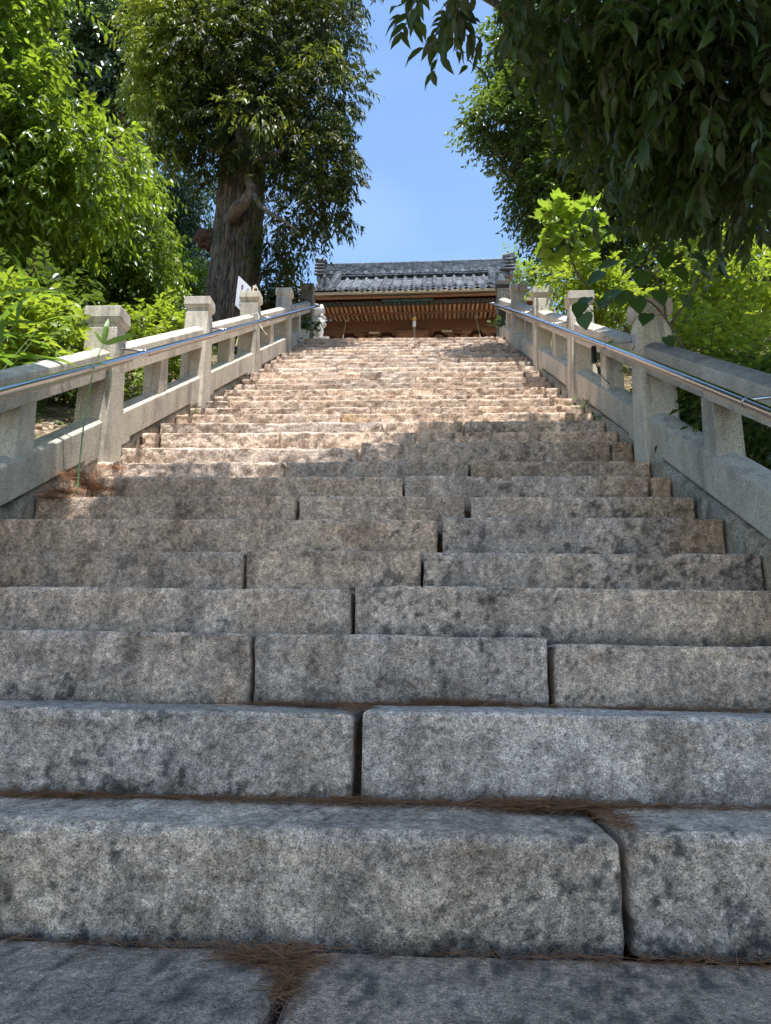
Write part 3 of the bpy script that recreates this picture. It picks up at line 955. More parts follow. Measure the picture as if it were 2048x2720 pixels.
handrail(-1, [(-1.955, 2.2, 1.135), (-1.955, 3.28, 1.735), (-1.955, 4.66, 2.47), (-1.955, 6.57, 3.50), (-1.955, 9.4, 5.02), (-1.955, 13.2, 7.05)], LPOST, lface,
         'steel handrail along the left balustrade', [(2.4, 4.8), (5.1, 6.8), (7.1, 8.8), (9.1, 10.9)])
handrail(1, [(1.25, 1.9, 0.985), (1.25, 2.73, 1.43), (1.25, 4.41, 2.35), (1.25, 6.31, 3.37), (1.245, 9.4, 5.03), (1.235, 13.6, 7.25)], RPOST, rface,
         'steel handrail along the right balustrade', [(2.2, 4.85), (5.15, 6.95), (7.25, 9.0), (9.4, 11.1)])  # nearest strip stands in for the tan reflection on the tube
bxm = MB()
bxm.box(1.36, 1.40, 5.98, 6.03, fline(6.0) + 0.44, fline(6.0) + 0.58)
bxo = bxm.build('junction_box', M['black'], None, 0.006, 2)
tag(bxo, 'small black junction box under the right handrail beside a strut', 'box')
cb = MB()
cb.tube([(1.385, 5.99, fline(6.0) + 0.45), (1.40, 5.96, fline(6) + 0.36), (1.43, 5.93, fline(6) + 0.28), (1.47, 5.90, fline(6) + 0.22)], 0.004, 5)
cb.build('cable', M['black'], bxo)


# ================================================================== TEMPLE HALL
HX, HY, HZ = -0.30, 18.4, 6.03                   # centre of the front column line
hall = empty('temple_hall', (HX, HY, HZ), 'old wooden temple hall with grey tiled roof at the top of the stairs', 'hall', rotz=R(-1.55))
L = True
rh = random.Random(21)
EAVE_Y, EAVE_Z, RID_Y, RID_Z = -1.40, 3.27, 0.85, 4.80
HALF = 2.34


def roof_yz(s_):                                # s 0 at the eave, 1 at the ridge: a concave sweep
    y = EAVE_Y + (RID_Y - EAVE_Y) * s_
    z = EAVE_Z + (RID_Z - EAVE_Z) * (0.80 * s_ + 0.20 * s_ * s_)
    return y, z


def roof_lift(x):                               # eaves curl up a little to the corners
    return 0.05 * (abs(x) / HALF) ** 3


# roof deck and gable boards
roof = None
V, F = [], []
ns, nxr = 10, 12
for side in (1, -1):
    b0 = len(V)
    for i in range(ns + 1):
        s_ = i / ns
        y, z = roof_yz(s_)
        y = y if side == 1 else 2 * RID_Y - y
        for k in range(nxr + 1):
            x = -HALF + 2 * HALF * k / nxr
            V.append((x, y, z - 0.05 + roof_lift(x) * (1 - s_)))
    for i in range(ns):
        for k in range(nxr):
            a = b0 + i * (nxr + 1) + k
            F.append((a, a + 1, a + nxr + 2, a + nxr + 1))
rb = MB()
rb.add(V, F)
rb.add([(v[0], v[1], v[2] - 0.07) for v in V], F)
roof = rb.build('roof', M['wood_dark'], hall, local=L)

# wave-shaped tiles, one object each
PITCH_T = 0.258
NC = 18
NR = 13


def tile_mesh(w_, ln, name):
    nu, V, F = 12, [], []
    for j in (0, 1):
        for k in range(nu + 1):
            u = k / nu
            zz = 0.030 * math.cos(2 * math.pi * (u - 0.10)) + 0.012 * math.cos(4 * math.pi * (u - 0.10))
            V.append((w_ * (u - 0.5) * 1.03, ln * j, zz))
    n = nu + 1
    for k in range(nu): F.append((k, k + 1, n + k + 1, n + k))
    for k in range(n): V.append((V[k][0], 0.0, V[k][2] - 0.022))      # thick front lip
    for k in range(nu): F.append((2 * n + k, 2 * n + k + 1, k + 1, k))
    return np_mesh(name, np.array(V), F, False)


tm = tile_mesh(PITCH_T, 0.26, 'roof_tile')
tm.materials.append(M['tile'])
for r_ in range(NR):
    s0, s1 = r_ / NR, (r_ + 1) / NR
    y0, z0 = roof_yz(s0)
    y1, z1 = roof_yz(s1)
    sl = math.atan2(z1 - z0, y1 - y0)
    for c in range(NC):
        x = -HALF + (c + 0.5) * (2 * HALF / NC)
        o = link('roof_tile', tm, None, roof, local=L)
        o.location = (x, y0 - 0.03, z0 + 0.045 + roof_lift(x) * (1 - s0) + rh.uniform(-.004, .004))
        o.rotation_euler = (sl - 0.055 + rh.uniform(-.01, .01), rh.uniform(-.012, .012), 0)
        o.scale = (2 * HALF / NC / PITCH_T, 1, 1)
# round eave ends under the crests, and the scalloped pendants between them
disc = MB()
disc.tube([(0, -0.03, 0), (0, 0.06, 0)], 0.045, 16)
disc.tube([(0, -0.036, 0), (0, -0.028, 0)], 0.036, 16)
dme = disc.mesh('eave_disc', 0.003, 1)
dme.materials.append(M['tile'])
pend = MB()
pw = 2 * HALF / NC
pp = [(-pw * 0.5, 0.0)] + [(-pw * 0.5 + pw * k / 8, -0.055 * math.sin(math.pi * k / 8) - 0.012) for k in range(9)] + [(pw * 0.5, 0.0)]
pend.prism([(a, b) for a, b in pp], 'y', -0.02, 0.0)
pme = pend.mesh('eave_pendant')
pme.materials.append(M['tile'])
for c in range(NC + 1):
    x = -HALF + c * pw - pw * 0.40
    if x < -HALF - 0.02: x = -HALF + 0.01
    o = link('eave_disc', dme, None, roof, local=L)
    o.location = (x, EAVE_Y - 0.035, EAVE_Z + 0.062 + roof_lift(x))
    if c < NC:
        o = link('eave_pendant', pme, None, roof, local=L)
        o.location = (-HALF + c * pw + 0.60 * pw, EAVE_Y - 0.036, EAVE_Z + 0.035 + roof_lift(x))

# main ridge: flat courses, discs at its foot, a round capping row, flared ends
RH = 2.66
rid = MB()
rid.box(-RH + 0.1, RH - 0.1, RID_Y - 0.10, RID_Y + 0.10, RID_Z - 0.08, RID_Z + 0.42)
ridge = rid.build('main_ridge', M['tile'], hall, local=L)
ridge_sag = lambda x: 0.035 * (abs(x) / RH) ** 2.2
tl = MB()
tl.box(-0.5, 0.5, -0.5, 0.5, -0.5, 0.5)
bar = tl.mesh('ridge_tile')
bar.materials.append(M['tile'])
NCO = 9
for cidx in range(NCO):
    z = RID_Z + 0.075 + cidx * 0.036
    x = -RH + 0.1 - rh.uniform(0, 0.2)
    while x < RH - 0.1:
        ln = rh.uniform(0.20, 0.30)
        xa, xb = max(x, -RH + 0.08), min(x + ln - 0.006, RH - 0.08)
        if xb - xa > 0.04:
            o = link('ridge_tile', bar, None, ridge, local=L)
            xm = 0.5 * (xa + xb)
            o.location = (xm, RID_Y - 0.135 + 0.004 * cidx + rh.uniform(-.004, .004), z + ridge_sag(xm))
            o.scale = (xb - xa, 0.10, 0.028)
            o.rotation_euler = (R(9), rh.uniform(-.01, .01), 0)
        x += ln
for k in range(20):
    x = -RH + 0.42 + k * (2 * RH - 0.84) / 19
    o = link('ridge_disc', dme, None, ridge, local=L)
    o.location = (x, RID_Y - 0.23, RID_Z + 0.035 + ridge_sag(x))
    o.scale = (1.25, 1.2, 1.25)
    if k < 19:
        o = link('ridge_pendant', pme, None, ridge, local=L)
        o.location = (x + (2 * RH - 0.84) / 38, RID_Y - 0.20, RID_Z + 0.06 + ridge_sag(x))
        o.scale = (0.95, 1.0, 0.6)
ml = MB()
ml.box(-RH + 0.35, RH - 0.35, RID_Y - 0.262, RID_Y - 0.12, RID_Z - 0.040, RID_Z - 0.022)
ml.build('ridge_flashing', M['tile'], ridge, local=L)
cap = MB()
cap.tube([(0, -0.5, 0), (0, 0.5, 0)], 1.0, 12)
cme = cap.mesh('ridge_cap')
cme.materials.append(M['tile'])
for k in range(22):
    xm = -RH + 0.12 + (k + 0.5) * (2 * RH - 0.24) / 22
    o = link('ridge_cap', cme, None, ridge, local=L)
    o.rotation_euler = (0, 0, R(90))
    o.location = (xm, RID_Y, RID_Z + 0.40 + ridge_sag(xm))
    o.scale = (0.075, (2 * RH - 0.24) / 22 + 0.012, 0.052)
    o = link('cap_collar', cme, None, ridge, local=L)
    o.rotation_euler = (0, 0, R(90))
    o.location = (xm + (2 * RH - 0.24) / 44, RID_Y, RID_Z + 0.40 + ridge_sag(xm))
    o.scale = (0.084, 0.035, 0.062)
for s_ in (-1, 1):
    e = MB()
    e.prism([(RID_Y - 0.20, RID_Z - 0.10), (RID_Y + 0.20, RID_Z - 0.10), (RID_Y + 0.15, RID_Z + 0.36), (RID_Y + 0.2, RID_Z + 0.47), (RID_Y - 0.2, RID_Z + 0.47), (RID_Y - 0.15, RID_Z + 0.36)], 'x', s_ * (RH - 0.12), s_ * (RH - 0.02))
    eo = e.build('ridge_end_tile', M['tile'], ridge, 0.01, 1, local=L)
    fl = MB()
    x0, x1 = s_ * (RH - 0.30), s_ * (RH + 0.03)
    a, b = min(x0, x1), max(x0, x1)
    zt = RID_Z + 0.47
    fl.hexa([(a, RID_Y - .2, zt - .05 if s_ > 0 else zt - 0.02), (b, RID_Y - .2, zt - .02 if s_ > 0 else zt - .05), (b, RID_Y + .2, zt - .02 if s_ > 0 else zt - .05), (a, RID_Y + .2, zt - .05 if s_ > 0 else zt - .02),
             (a, RID_Y - .24, zt + (0.0 if s_ > 0 else 0.07)), (b, RID_Y - .24, zt + (0.07 if s_ > 0 else 0.0)), (b, RID_Y + .24, zt + (0.07 if s_ > 0 else 0.0)), (a, RID_Y + .24, zt + (0.0 if s_ > 0 else .07))])
    fl.build('ridge_horn', M['tile'], ridge, 0.008, 1, local=L)
    for k in range(4):                          # white-edged round tile ends stacked under the horn
        o = link('end_roll', cme, M['tile'], ridge, local=L)
        o.location = (s_ * (RH - 0.10), RID_Y - 0.21, RID_Z + 0.06 + k * 0.095)
        o.rotation_euler = (0, 0, R(90))
        o.scale = (0.05, 0.27, 0.030)

# descending ridges with curved capping tiles and ogre-tile ends
for s_ in (-1, 1):
    xk = s_ * (HALF - 0.28)
    dr = MB()
    for k in range(12):
        sa, sb = 0.05 + k * 0.079, 0.05 + (k + 1) * 0.079
        ya, za = roof_yz(sa)
        yb, zb = roof_yz(sb)
        dr.hexa([(xk - .09, ya, za + .02), (xk + .09, ya, za + .02), (xk + .09, yb, zb + .02), (xk - .09, yb, zb + .02),
                 (xk - .075, ya, za + .20), (xk + .075, ya, za + .20), (xk + .075, yb, zb + .20), (xk - .075, yb, zb + .20)])
    dro = dr.build('descending_ridge', M['tile'], roof, local=L)
    for k in range(15):
        sa = 0.05 + k * 0.064
        ya, za = roof_yz(sa)
        yb, zb = roof_yz(sa + 0.064)
        sl = math.atan2(zb - za, yb - ya)
        o = link('cap_tile', cme, None, roof, local=L)
        o.location = (xk, 0.5 * (ya + yb), 0.5 * (za + zb) + 0.215)
        o.rotation_euler = (sl - 0.10, 0, 0)
        o.scale = (0.10, 0.19, 0.062)
        for q in range(2):
            o = link('side_course', bar, None, roof, local=L)
            o.location = (xk, 0.5 * (ya + yb), 0.5 * (za + zb) + 0.10 + q * 0.05)
            o.rotation_euler = (sl - 0.03, 0, 0)
            o.scale = (0.215 - q * 0.012, 0.175, 0.024)
    y0, z0 = roof_yz(0.03)
    og = MB()
    og.prism([(xk - .17, z0 + .0), (xk - .19, z0 + .10), (xk - .11, z0 + .18), (xk - .10, z0 + .30), (xk, z0 + .38), (xk + .10, z0 + .30), (xk + .11, z0 + .18), (xk + .19, z0 + .10), (xk + .17, z0 + .0)], 'y', y0 - 0.08, y0 + 0.02)
    ogo = og.build('ogre_tile', M['tile'], roof, 0.012, 1, local=L)
    for dx, dz in ((-.17, .12), (.17, .12), (0, .36)):
        bb = MB()
        bb.tube([(xk + dx, y0 - .13, z0 + dz), (xk + dx, y0 + .04, z0 + dz)], 0.045, 12)
        bb.build('boss', M['tile'], roof, 0.004, 1, local=L)
    # verge: gable board
    gb = MB()
    for side in (1, -1):
        for k in range(8):
            sa, sb = k / 8, (k + 1) / 8
            ya, za = roof_yz(sa)
            yb, zb = roof_yz(sb)
            if side < 0: ya, yb = 2 * RID_Y - ya, 2 * RID_Y - yb
            x0, x1 = sorted((s_ * (HALF - .05), s_ * (HALF + .02)))
            q = [(x0, ya, za - .24), (x1, ya, za - .24), (x1, yb, zb - .24), (x0, yb, zb - .24), (x0, ya, za + .03), (x1, ya, za + .03), (x1, yb, zb + .03), (x0, yb, zb + .03)]
            gb.hexa(q)
    gb.build('gable_board', M['wood'], hall, local=L)
    gp = MB()
    gp.prism([(EAVE_Y + 1.3, 3.2), (2 * RID_Y - EAVE_Y - 1.3, 3.2), (RID_Y, RID_Z - 0.15)], 'x', s_ * (HALF - 0.45), s_ * (HALF - 0.40))
    gp.build('gable_panel', M['wood_dark'], hall, local=L)

# fascia boards under the tiles, the dark copper gutter in the middle
fa = MB(); fa.box(-HALF, HALF, EAVE_Y - 0.02, EAVE_Y + 0.10, EAVE_Z - 0.075, EAVE_Z - 0.006)
fa.build('fascia', M['wood_pale'], hall, 0.004, 1, local=L)
fb = MB(); fb.box(-HALF, HALF, EAVE_Y + 0.035, EAVE_Y + 0.20, EAVE_Z - 0.150, EAVE_Z - 0.078)
fb.build('eave_board', M['wood'], hall, 0.004, 1, local=L)
gt = MB(); gt.box(-0.72, 0.56, EAVE_Y + 0.03, EAVE_Y + 0.16, EAVE_Z - 0.115, EAVE_Z - 0.088); gt.box(-0.70, 0.54, EAVE_Y + 0.12, EAVE_Y + 0.32, EAVE_Z - 0.215, EAVE_Z - 0.152)
gt.build('copper_gutter', M['verdigris'], hall, 0.006, 1, local=L)
sf = MB(); sf.box(-HALF, HALF, EAVE_Y + 0.10, EAVE_Y + 0.85, EAVE_Z - 0.150, EAVE_Z - 0.13)
sf.build('soffit_board', M['wood_dark'], hall, local=L)
sf = MB(); sf.hexa([(-HALF, EAVE_Y + 0.72, EAVE_Z - 0.10), (HALF, EAVE_Y + 0.72, EAVE_Z - 0.10), (HALF, 0.3, EAVE_Z + 0.10), (-HALF, 0.3, EAVE_Z + 0.10), (-HALF, EAVE_Y + 0.72, EAVE_Z - 0.08), (HALF, EAVE_Y + 0.72, EAVE_Z - 0.08), (HALF, 0.3, EAVE_Z + 0.12), (-HALF, 0.3, EAVE_Z + 0.12)])
sf.build('soffit_board', M['wood_dark'], hall, local=L)
kb = MB(); kb.box(-HALF + .02, HALF - .02, EAVE_Y + 0.70, EAVE_Y + 0.80, EAVE_Z - 0.235, EAVE_Z - 0.152)
kb.build('eave_purlin', M['wood'], hall, 0.004, 1, local=L)
NRF = 42
rf = MB(); rf.box(-0.026, 0.026, 0.0, 0.62, -0.035, 0.035)
rfm = rf.mesh('flying_rafter', 0.003, 1); rfm.materials.append(M['wood_y'])
rc = MB(); rc.box(-0.030, 0.030, -0.012, 0.10, -0.042, 0.040)
rcm = rc.mesh('rafter_shoe', 0.003, 1); rcm.materials.append(M['verdigris'])
rf2 = MB(); rf2.box(-0.026, 0.026, 0.0, 0.85, -0.035, 0.035)
rfm2 = rf2.mesh('base_rafter', 0.003, 1); rfm2.materials.append(M['wood_y'])
for k in range(NRF):
    x = -HALF + 0.07 + k * (2 * HALF - 0.14) / (NRF - 1)
    o = link('flying_rafter', rfm, None, hall, local=L)
    o.location = (x, EAVE_Y + 0.20, EAVE_Z - 0.205)
    o.rotation_euler = (0.05, 0, rh.uniform(-.012, .012))
    o2 = link('rafter_shoe', rcm, None, o, local=L)
    o = link('base_rafter', rfm2, None, hall, local=L)
    o.location = (x + rh.uniform(-.004, .004), EAVE_Y + 0.79, EAVE_Z - 0.200)
    o.rotation_euler = (0.17, 0, rh.uniform(-.012, .012))

# beams, brackets and boards over the columns
bm_ = MB(); bm_.box(-2.28, 2.28, -0.10, 0.10, 2.86, 3.15)
bm_.build('eave_beam', M['wood'], hall, 0.012, 2, local=L)
b2 = MB(); b2.box(-2.28, 2.28, -0.115, 0.115, 2.815, 2.857)
b2.build('beam_shelf', M['wood'], hall, 0.006, 1, local=L)
wl = MB(); wl.box(-2.34, 2.34, 0.16, 0.20, 1.9, 3.25)
wl.build('wall_boarding', M['wood_dark'], hall, local=L)
lt = MB(); lt.box(-2.3, 2.3, -0.09, 0.09, 2.10, 2.38)
lt.build('lintel', M['wood'], hall, 0.012, 2, local=L)


def masu(x, z, w_=0.19, h_=0.11):
    m_ = MB()
    m_.hexa([(x - w_ * .33, -.07, z - h_), (x + w_ * .33, -.07, z - h_), (x + w_ * .33, .12, z - h_), (x - w_ * .33, .12, z - h_), (x - w_ * .5, -.11, z - h_ * .55), (x + w_ * .5, -.11, z - h_ * .55), (x + w_ * .5, .13, z - h_ * .55), (x - w_ * .5, .13, z - h_ * .55)])
    m_.box(x - w_ * .5, x + w_ * .5, -.11, .13, z - h_ * .548, z)
    m_.build('bearing_block', M['wood'], hall, 0.004, 1, local=L)


for xc_ in (-1.62, -0.66, 0.66, 1.62):
    for dx in (-0.32, 0.0, 0.32):
        masu(xc_ + dx, 2.70)
    am = MB()
    am.prism([(xc_ - .46, 2.59), (xc_ - .40, 2.50), (xc_ - .2, 2.45), (xc_ + .2, 2.45), (xc_ + .40, 2.50), (xc_ + .46, 2.59)], 'y', -0.06, 0.06)
    am.build('bracket_arm', M['wood'], hall, 0.006, 1, local=L)
    masu(xc_, 2.452, 0.24, 0.09)
    ft = MB()
    for s_ in (-1, 1):                          # long shaped boards between shelf and brackets
        ft.prism([(xc_ + s_ * .10, 2.813), (xc_ + s_ * .62, 2.813), (xc_ + s_ * .58, 2.76), (xc_ + s_ * .40, 2.745), (xc_ + s_ * .30, 2.70), (xc_ + s_ * .16, 2.72)], 'y', -0.095, 0.06)
    ft.build('carved_bolster', M['wood'], hall, 0.005, 1, local=L)
for xp in (-1.05, 1.06):
    fk = MB()                                   # frog-leg strut
    fk.prism([(xp - .30, 2.46), (xp - .22, 2.50), (xp - .12, 2.64), (xp - .08, 2.72), (xp + .08, 2.72), (xp + .12, 2.64), (xp + .22, 2.50), (xp + .30, 2.46), (xp + .12, 2.46), (xp + .05, 2.58), (xp - .05, 2.58), (xp - .12, 2.46)], 'y', -0.04, 0.05)
    fk.build('frog_leg_strut', M['wood'], hall, 0.004, 1, local=L)
for xp, txt in ((-0.98, '奉納'), (0.87, '奉納')):
    pq = MB(); pq.box(xp - .13, xp + .13, -0.135, -0.118, 2.755, 2.81)
    po = pq.build('name_plaque', M['wood_pale'], hall, 0.003, 1, local=L)
for xp in (-2.05, 2.05):
    for yy in (0.0, 1.7):
        cl = MB()
        cl.tube([(xp, yy, 0.06), (xp, yy, 2.10)], 0.13, 16)
        cl.build('column', M['wood_z'], hall, smooth=False, local=L)
        bs = MB()
        bs.tube([(xp, yy, -0.02), (xp, yy, 0.07)], [0.24, 0.19], 16)
        bs.build('column_base', M['statue'], hall, local=L)
dl = MB()
for k in range(6): dl.box(-1.85 + k * 0.62, -1.85 + k * 0.62 + 0.60, 0.18, 0.22, 0.25, 2.05)
dl.build('door_panel', M['wood_dark'], hall, 0.01, 1, local=L)
pc = MB(); pc.box(-0.34, 0.34, -0.20, -0.15, 2.36, 2.74)
pcm = pc.build('signboard', M['wood'], hall, 0.008, 1, local=L)
fr = MB()
for a, b, c_, d in ((-.40, -.34, 2.32, 2.78), (.34, .40, 2.32, 2.78)): fr.box(a, b, -.22, -.14, c_, d)
fr.prism([(-.40, 2.741), (.40, 2.741), (.40, 2.79), (.2, 2.77), (.08, 2.80), (-.08, 2.80), (-.2, 2.77), (-.40, 2.79)], 'y', -.225, -.14)
fr.build('board_frame', M['wood'], pcm, 0.006, 1, local=L)
# hanging bell with its cord, and the two tied ropes
bl = empty('hanging_bell', (HX + 0.05, 17.55, 8.72), 'small brass bell with white paper hanging from the hall eaves', 'bell')
hb = MB(); hb.tube([(HX + .05, 17.55, 9.12), (HX + .05, 17.55, 8.90)], 0.006, 6)
hb.build('hanger', M['cord'], bl)
hb = MB(); hb.tube([(HX + .05, 17.55, 8.92), (HX + .05, 17.55, 8.90), (HX + .05, 17.55, 8.86), (HX + .05, 17.55, 8.80), (HX + .05, 17.55, 8.77)], [0.015, 0.045, 0.062, 0.058, 0.03], 12)
hb.build('bell_body', M['gold'], bl, smooth=True)
hb = MB(); hb.box(HX + .01, HX + .09, 17.54, 17.56, 8.62, 8.77)
hb.build('paper_strip', M['cord'], bl)
hb = MB(); hb.tube([(HX + .05, 17.57, 8.64), (HX + .055, 17.56, 8.3), (HX + .05, 17.55, 7.2)], 0.022, 8)
hb.build('bell_rope', M['rope'], bl)
for (pa, pb, lb) in ((at(748, 852 / DSP, 17.7), at(738, 745, 16.9), 'straw rope tied slanting beneath the left of the hall eaves'), (at(1028, 842 / DSP, 17.6), at(1041, 741, 16.9), 'straw rope tied slanting beneath the right of the hall eaves')):
    pa, pb = Vector(pa), Vector(pb)
    pb2 = pa + (pb - pa) * 1.8
    tb = MB(); tb.tube([pa, pa.lerp(pb2, .5) + Vector((.0, 0, -.01)), pb2], 0.008, 6)
    ro = tb.build('tied_rope', M['rope'], None)
    tag(ro, lb, 'rope')
    kn = MB(); kn.tube([pa + Vector((-.02, 0, -.03)), pa, pa + Vector((.02, 0, .03)), pa + Vector((.05, 0, -.02))], 0.022, 6)
    kn.build('knot', M['rope'], ro)


def wing(x0, x1, y0, ze, label, rise=0.42):
    """low tiled wing wall beside the hall"""
    root = empty('roofed_side_wall', (0.5 * (x0 + x1), y0, 6.03), label, 'wall')
    b = MB(); b.box(x0, x1, y0 + 0.55, y0 + 0.75, 6.0, ze - 0.1)
    b.build('wall_board', M['wood'], root)
    b = MB(); b.box(x0, x1, y0 - 0.0, y0 + 0.08, ze - 0.12, ze - 0.03)
    b.build('fascia', M['wood_pale'], root)
    b = MB()
    b.hexa([(x0, y0, ze - .03), (x1, y0, ze - .03), (x1, y0 + .65, ze + rise - .05), (x0, y0 + .65, ze + rise - .05), (x0, y0, ze - .01), (x1, y0, ze - .01), (x1, y0 + .65, ze + rise - .03), (x0, y0 + .65, ze + rise - .03)])
    b.hexa([(x0, y0 + .65, ze + rise - .05), (x1, y0 + .65, ze + rise - .05), (x1, y0 + 1.3, ze - .03), (x0, y0 + 1.3, ze - .03), (x0, y0 + .65, ze + rise - .03), (x1, y0 + .65, ze + rise - .03), (x1, y0 + 1.3, ze - .01), (x0, y0 + 1.3, ze - .01)])
    rf_ = b.build('roof_deck', M['wood_dark'], root)
    nc = max(2, int(round((x1 - x0) / 0.26)))
    pwid = (x1 - x0) / nc
    sl = math.atan2(rise, 0.65)
    for r_ in range(4):
        for c in range(nc):
            o = link('roof_tile', tm, None, rf_, local=True)
            o.location = (x0 + (c + .5) * pwid, y0 - 0.03 + r_ * 0.165, ze + 0.04 + r_ * rise / 4)
            o.rotation_euler = (sl - .05, 0, 0)
            o.scale = (pwid / PITCH_T, 0.85, 1)
    for c in range(nc):
        o = link('eave_disc', dme, None, rf_, local=True)
        o.location = (x0 + c * pwid + .1 * pwid, y0 - 0.04, ze + 0.06)
    b = MB(); b.tube([(x0, y0 + .65, ze + rise + .05), (x1, y0 + .65, ze + rise + .05)], 0.075, 10)
    b.build('ridge_roll', M['tile'], root)


wing(-5.6, -2.72, 17.5, 9.42, 'low tiled wing wall left of the hall behind the big tree')
wing(2.05, 3.2, 17.3, 9.28, 'low tiled wing wall right of the hall behind the shrubs')

# ================================================================== STONE LION
lx, ly = -2.12, 14.35
lion = empty('stone_lion', (lx, ly, 6.03), 'pale stone guardian lion on a plinth behind the last left post', 'statue')
pl = MB()
pl.box(lx - .34, lx + .22, ly - .42, ly + .42, 6.0, 6.62)
pl.box(lx - .40, lx + .28, ly - .48, ly + .48, 6.62, 6.74)
pl.build('plinth', M['statue'], lion, 0.012, 2)
bmL = bmesh.new()


def ell(cx, cy, cz, rx, ry, rz):
    m4 = Matrix.Translation((lx + cx, ly + cy, 6.73 + cz)) @ Matrix.Diagonal((rx, ry, rz, 1))
    bmesh.ops.create_icosphere(bmL, subdivisions=3, radius=1.0, matrix=m4)


for e in [(-.06, .16, .18, .17, .24, .20), (-.06, .02, .34, .16, .19, .26), (-.06, -.08, .50, .15, .15, .20),   # haunch, trunk, chest
          (-.06, -.14, .70, .15, .17, .15), (-.06, -.29, .66, .10, .11, .09), (-.06, -.36, .63, .07, .05, .05),  # head, muzzle, nose
          (-.06, -.06, .76, .17, .14, .12), (.06, -.06, .82, .045, .05, .07), (-.18, -.06, .82, .045, .05, .07),   # brow, ears
          (.07, -.18, .25, .058, .065, .26), (-.19, -.18, .25, .058, .065, .26), (.07, -.25, .04, .075, .11, .055), (-.19, -.25, .04, .075, .11, .055),
          (.11, .14, .12, .085, .19, .13), (-.23, .14, .12, .085, .19, .13), (.12, -.02, .04, .07, .13, .05), (-.24, -.02, .04, .07, .13, .05),
          (-.06, .36, .30, .07, .08, .24), (-.06, .40, .54, .09, .07, .14)]:
    ell(*e)
rl = random.Random(3)
for k in range(26):                              # curled mane
    a = k / 26 * 2 * math.pi
    for rr_, zz in ((.17, .60), (.15, .74), (.18, .47)):
        ell(-.06 + rr_ * math.cos(a + zz * 7), -.04 + rr_ * math.sin(a + zz * 7) * .95, zz + rl.uniform(-.03, .03), .042, .042, .045)
for s_ in (-1, 1):
    for k in range(4): ell(-.06 + s_ * .13 + (.03 if s_ > 0 else -.03) * (k % 2), -.18 - .012 * k, .12 + k * .09, .03, .035, .035)
    ell(-.06 + s_ * .055, -.275, .735, .03, .03, .028)
ell(-.06, -.33, .585, .07, .06, .03)
meL = bpy.data.meshes.new('lion_body')
bmL.to_mesh(meL)
bmL.free()
lo = link('body', meL, M['statue'], lion)
rm = lo.modifiers.new('remesh', 'REMESH')
rm.mode, rm.voxel_size, rm.use_smooth_shade = 'VOXEL', 0.016, True

# ================================================================== NOTICE ON A BAMBOO POLE
sg = empty('notice_board', at(513, 745, 9.2), 'white notice board with Japanese lettering on a bamboo pole by the tree', 'sign')
a = Vector(at(516, 596, 9.12)); b = Vector(at(543, 622, 9.32))
c_ = Vector(at(511, 662, 9.12)); d = Vector(at(533, 682, 9.32))
du = (b - a).normalized()
dv = ((c_ - a) + (d - b)).normalized()
nrm = du.cross(dv).normalized()
wid, hei = (b - a).length, 0.5 * ((c_ - a).length + (d - b).length)
if nrm.dot(Vector(EYE) - a) < 0: nrm = -nrm
o0 = a
bd = MB()
t_ = nrm * 0.008
q = [o0, o0 + du * wid, o0 + du * wid + dv * hei, o0 + dv * hei]
bd.hexa([p - t_ for p in q] + [p for p in q])
bdo = bd.build('board', M['board'], sg)


def column_text(txt, u, v0, size):
    for k, ch in enumerate(txt):
        cu = bpy.data.curves.new('glyph', 'FONT')
        cu.body = ch
        cu.size = size
        cu.align_x, cu.align_y = 'CENTER', 'CENTER'
        cu.offset = 0.0025
        o = bpy.data.objects.new('glyph', cu)
        COL.objects.link(o)
        dg = bpy.context.evaluated_depsgraph_get()
        me = bpy.data.meshes.new_from_object(o.evaluated_get(dg))
        bpy.data.objects.remove(o)
        me.materials.clear()
        me.materials.append(M['ink'])
        g = link('character', me, None, bdo)
        p = o0 + du * u + dv * (v0 + k * size * 1.05) + nrm * 0.002
        yax = -dv
        xax = du
        g.matrix_basis = Matrix(((xax.x, yax.x, nrm.x, p.x), (xax.y, yax.y, nrm.y, p.y), (xax.z, yax.z, nrm.z, p.z), (0, 0, 0, 1)))


hs = hei / 10.2
column_text('本殿上社務所にて', wid * 0.33, hei * 0.22, hs * 0.92)
column_text('御守等授与は', wid * 0.74, hei * 0.20, hs * 0.92)
pt = Vector(at(550, 618, 9.42)); pb = Vector(at(510, 748, 9.25))
pm = MB(); pm.tube([pb, pt], 0.013, 8)
pm.build('pole', M['bamboo'], sg)
cd = MB()
cd.tube([pt + Vector((-.02, 0, -.02)), pt + Vector((.015, 0, .01)), pt + Vector((.02, 0, -.03)), pt + Vector((-.015, 0, -.01))], 0.014, 6)
cd.tube([pt + Vector((.02, 0, 0)), pt + Vector((.045, 0, -.05)), pt + Vector((.055, -.01, -.14)), pt + Vector((.055, -.01, -.22))], 0.006, 6)
cd.build('tie_cord', M['cord'], sg)
stg = MB()
p0 = Vector((-2.07, 8.83, fline(8.97) + .62))
stg.tube([p0 + Vector((-.1, 0, .03)), p0 + Vector((.0, -.02, .05)), p0 + Vector((.02, -.03, 0)), p0 + Vector((.03, -.04, -.1)), p0 + Vector((.07, -.04, -.17)), p0 + Vector((.13, -.04, -.25))], 0.006, 6)
tag(stg.build('loose_cord', M['cord'], None), 'loose white cord hanging off the middle left balustrade post', 'cord')

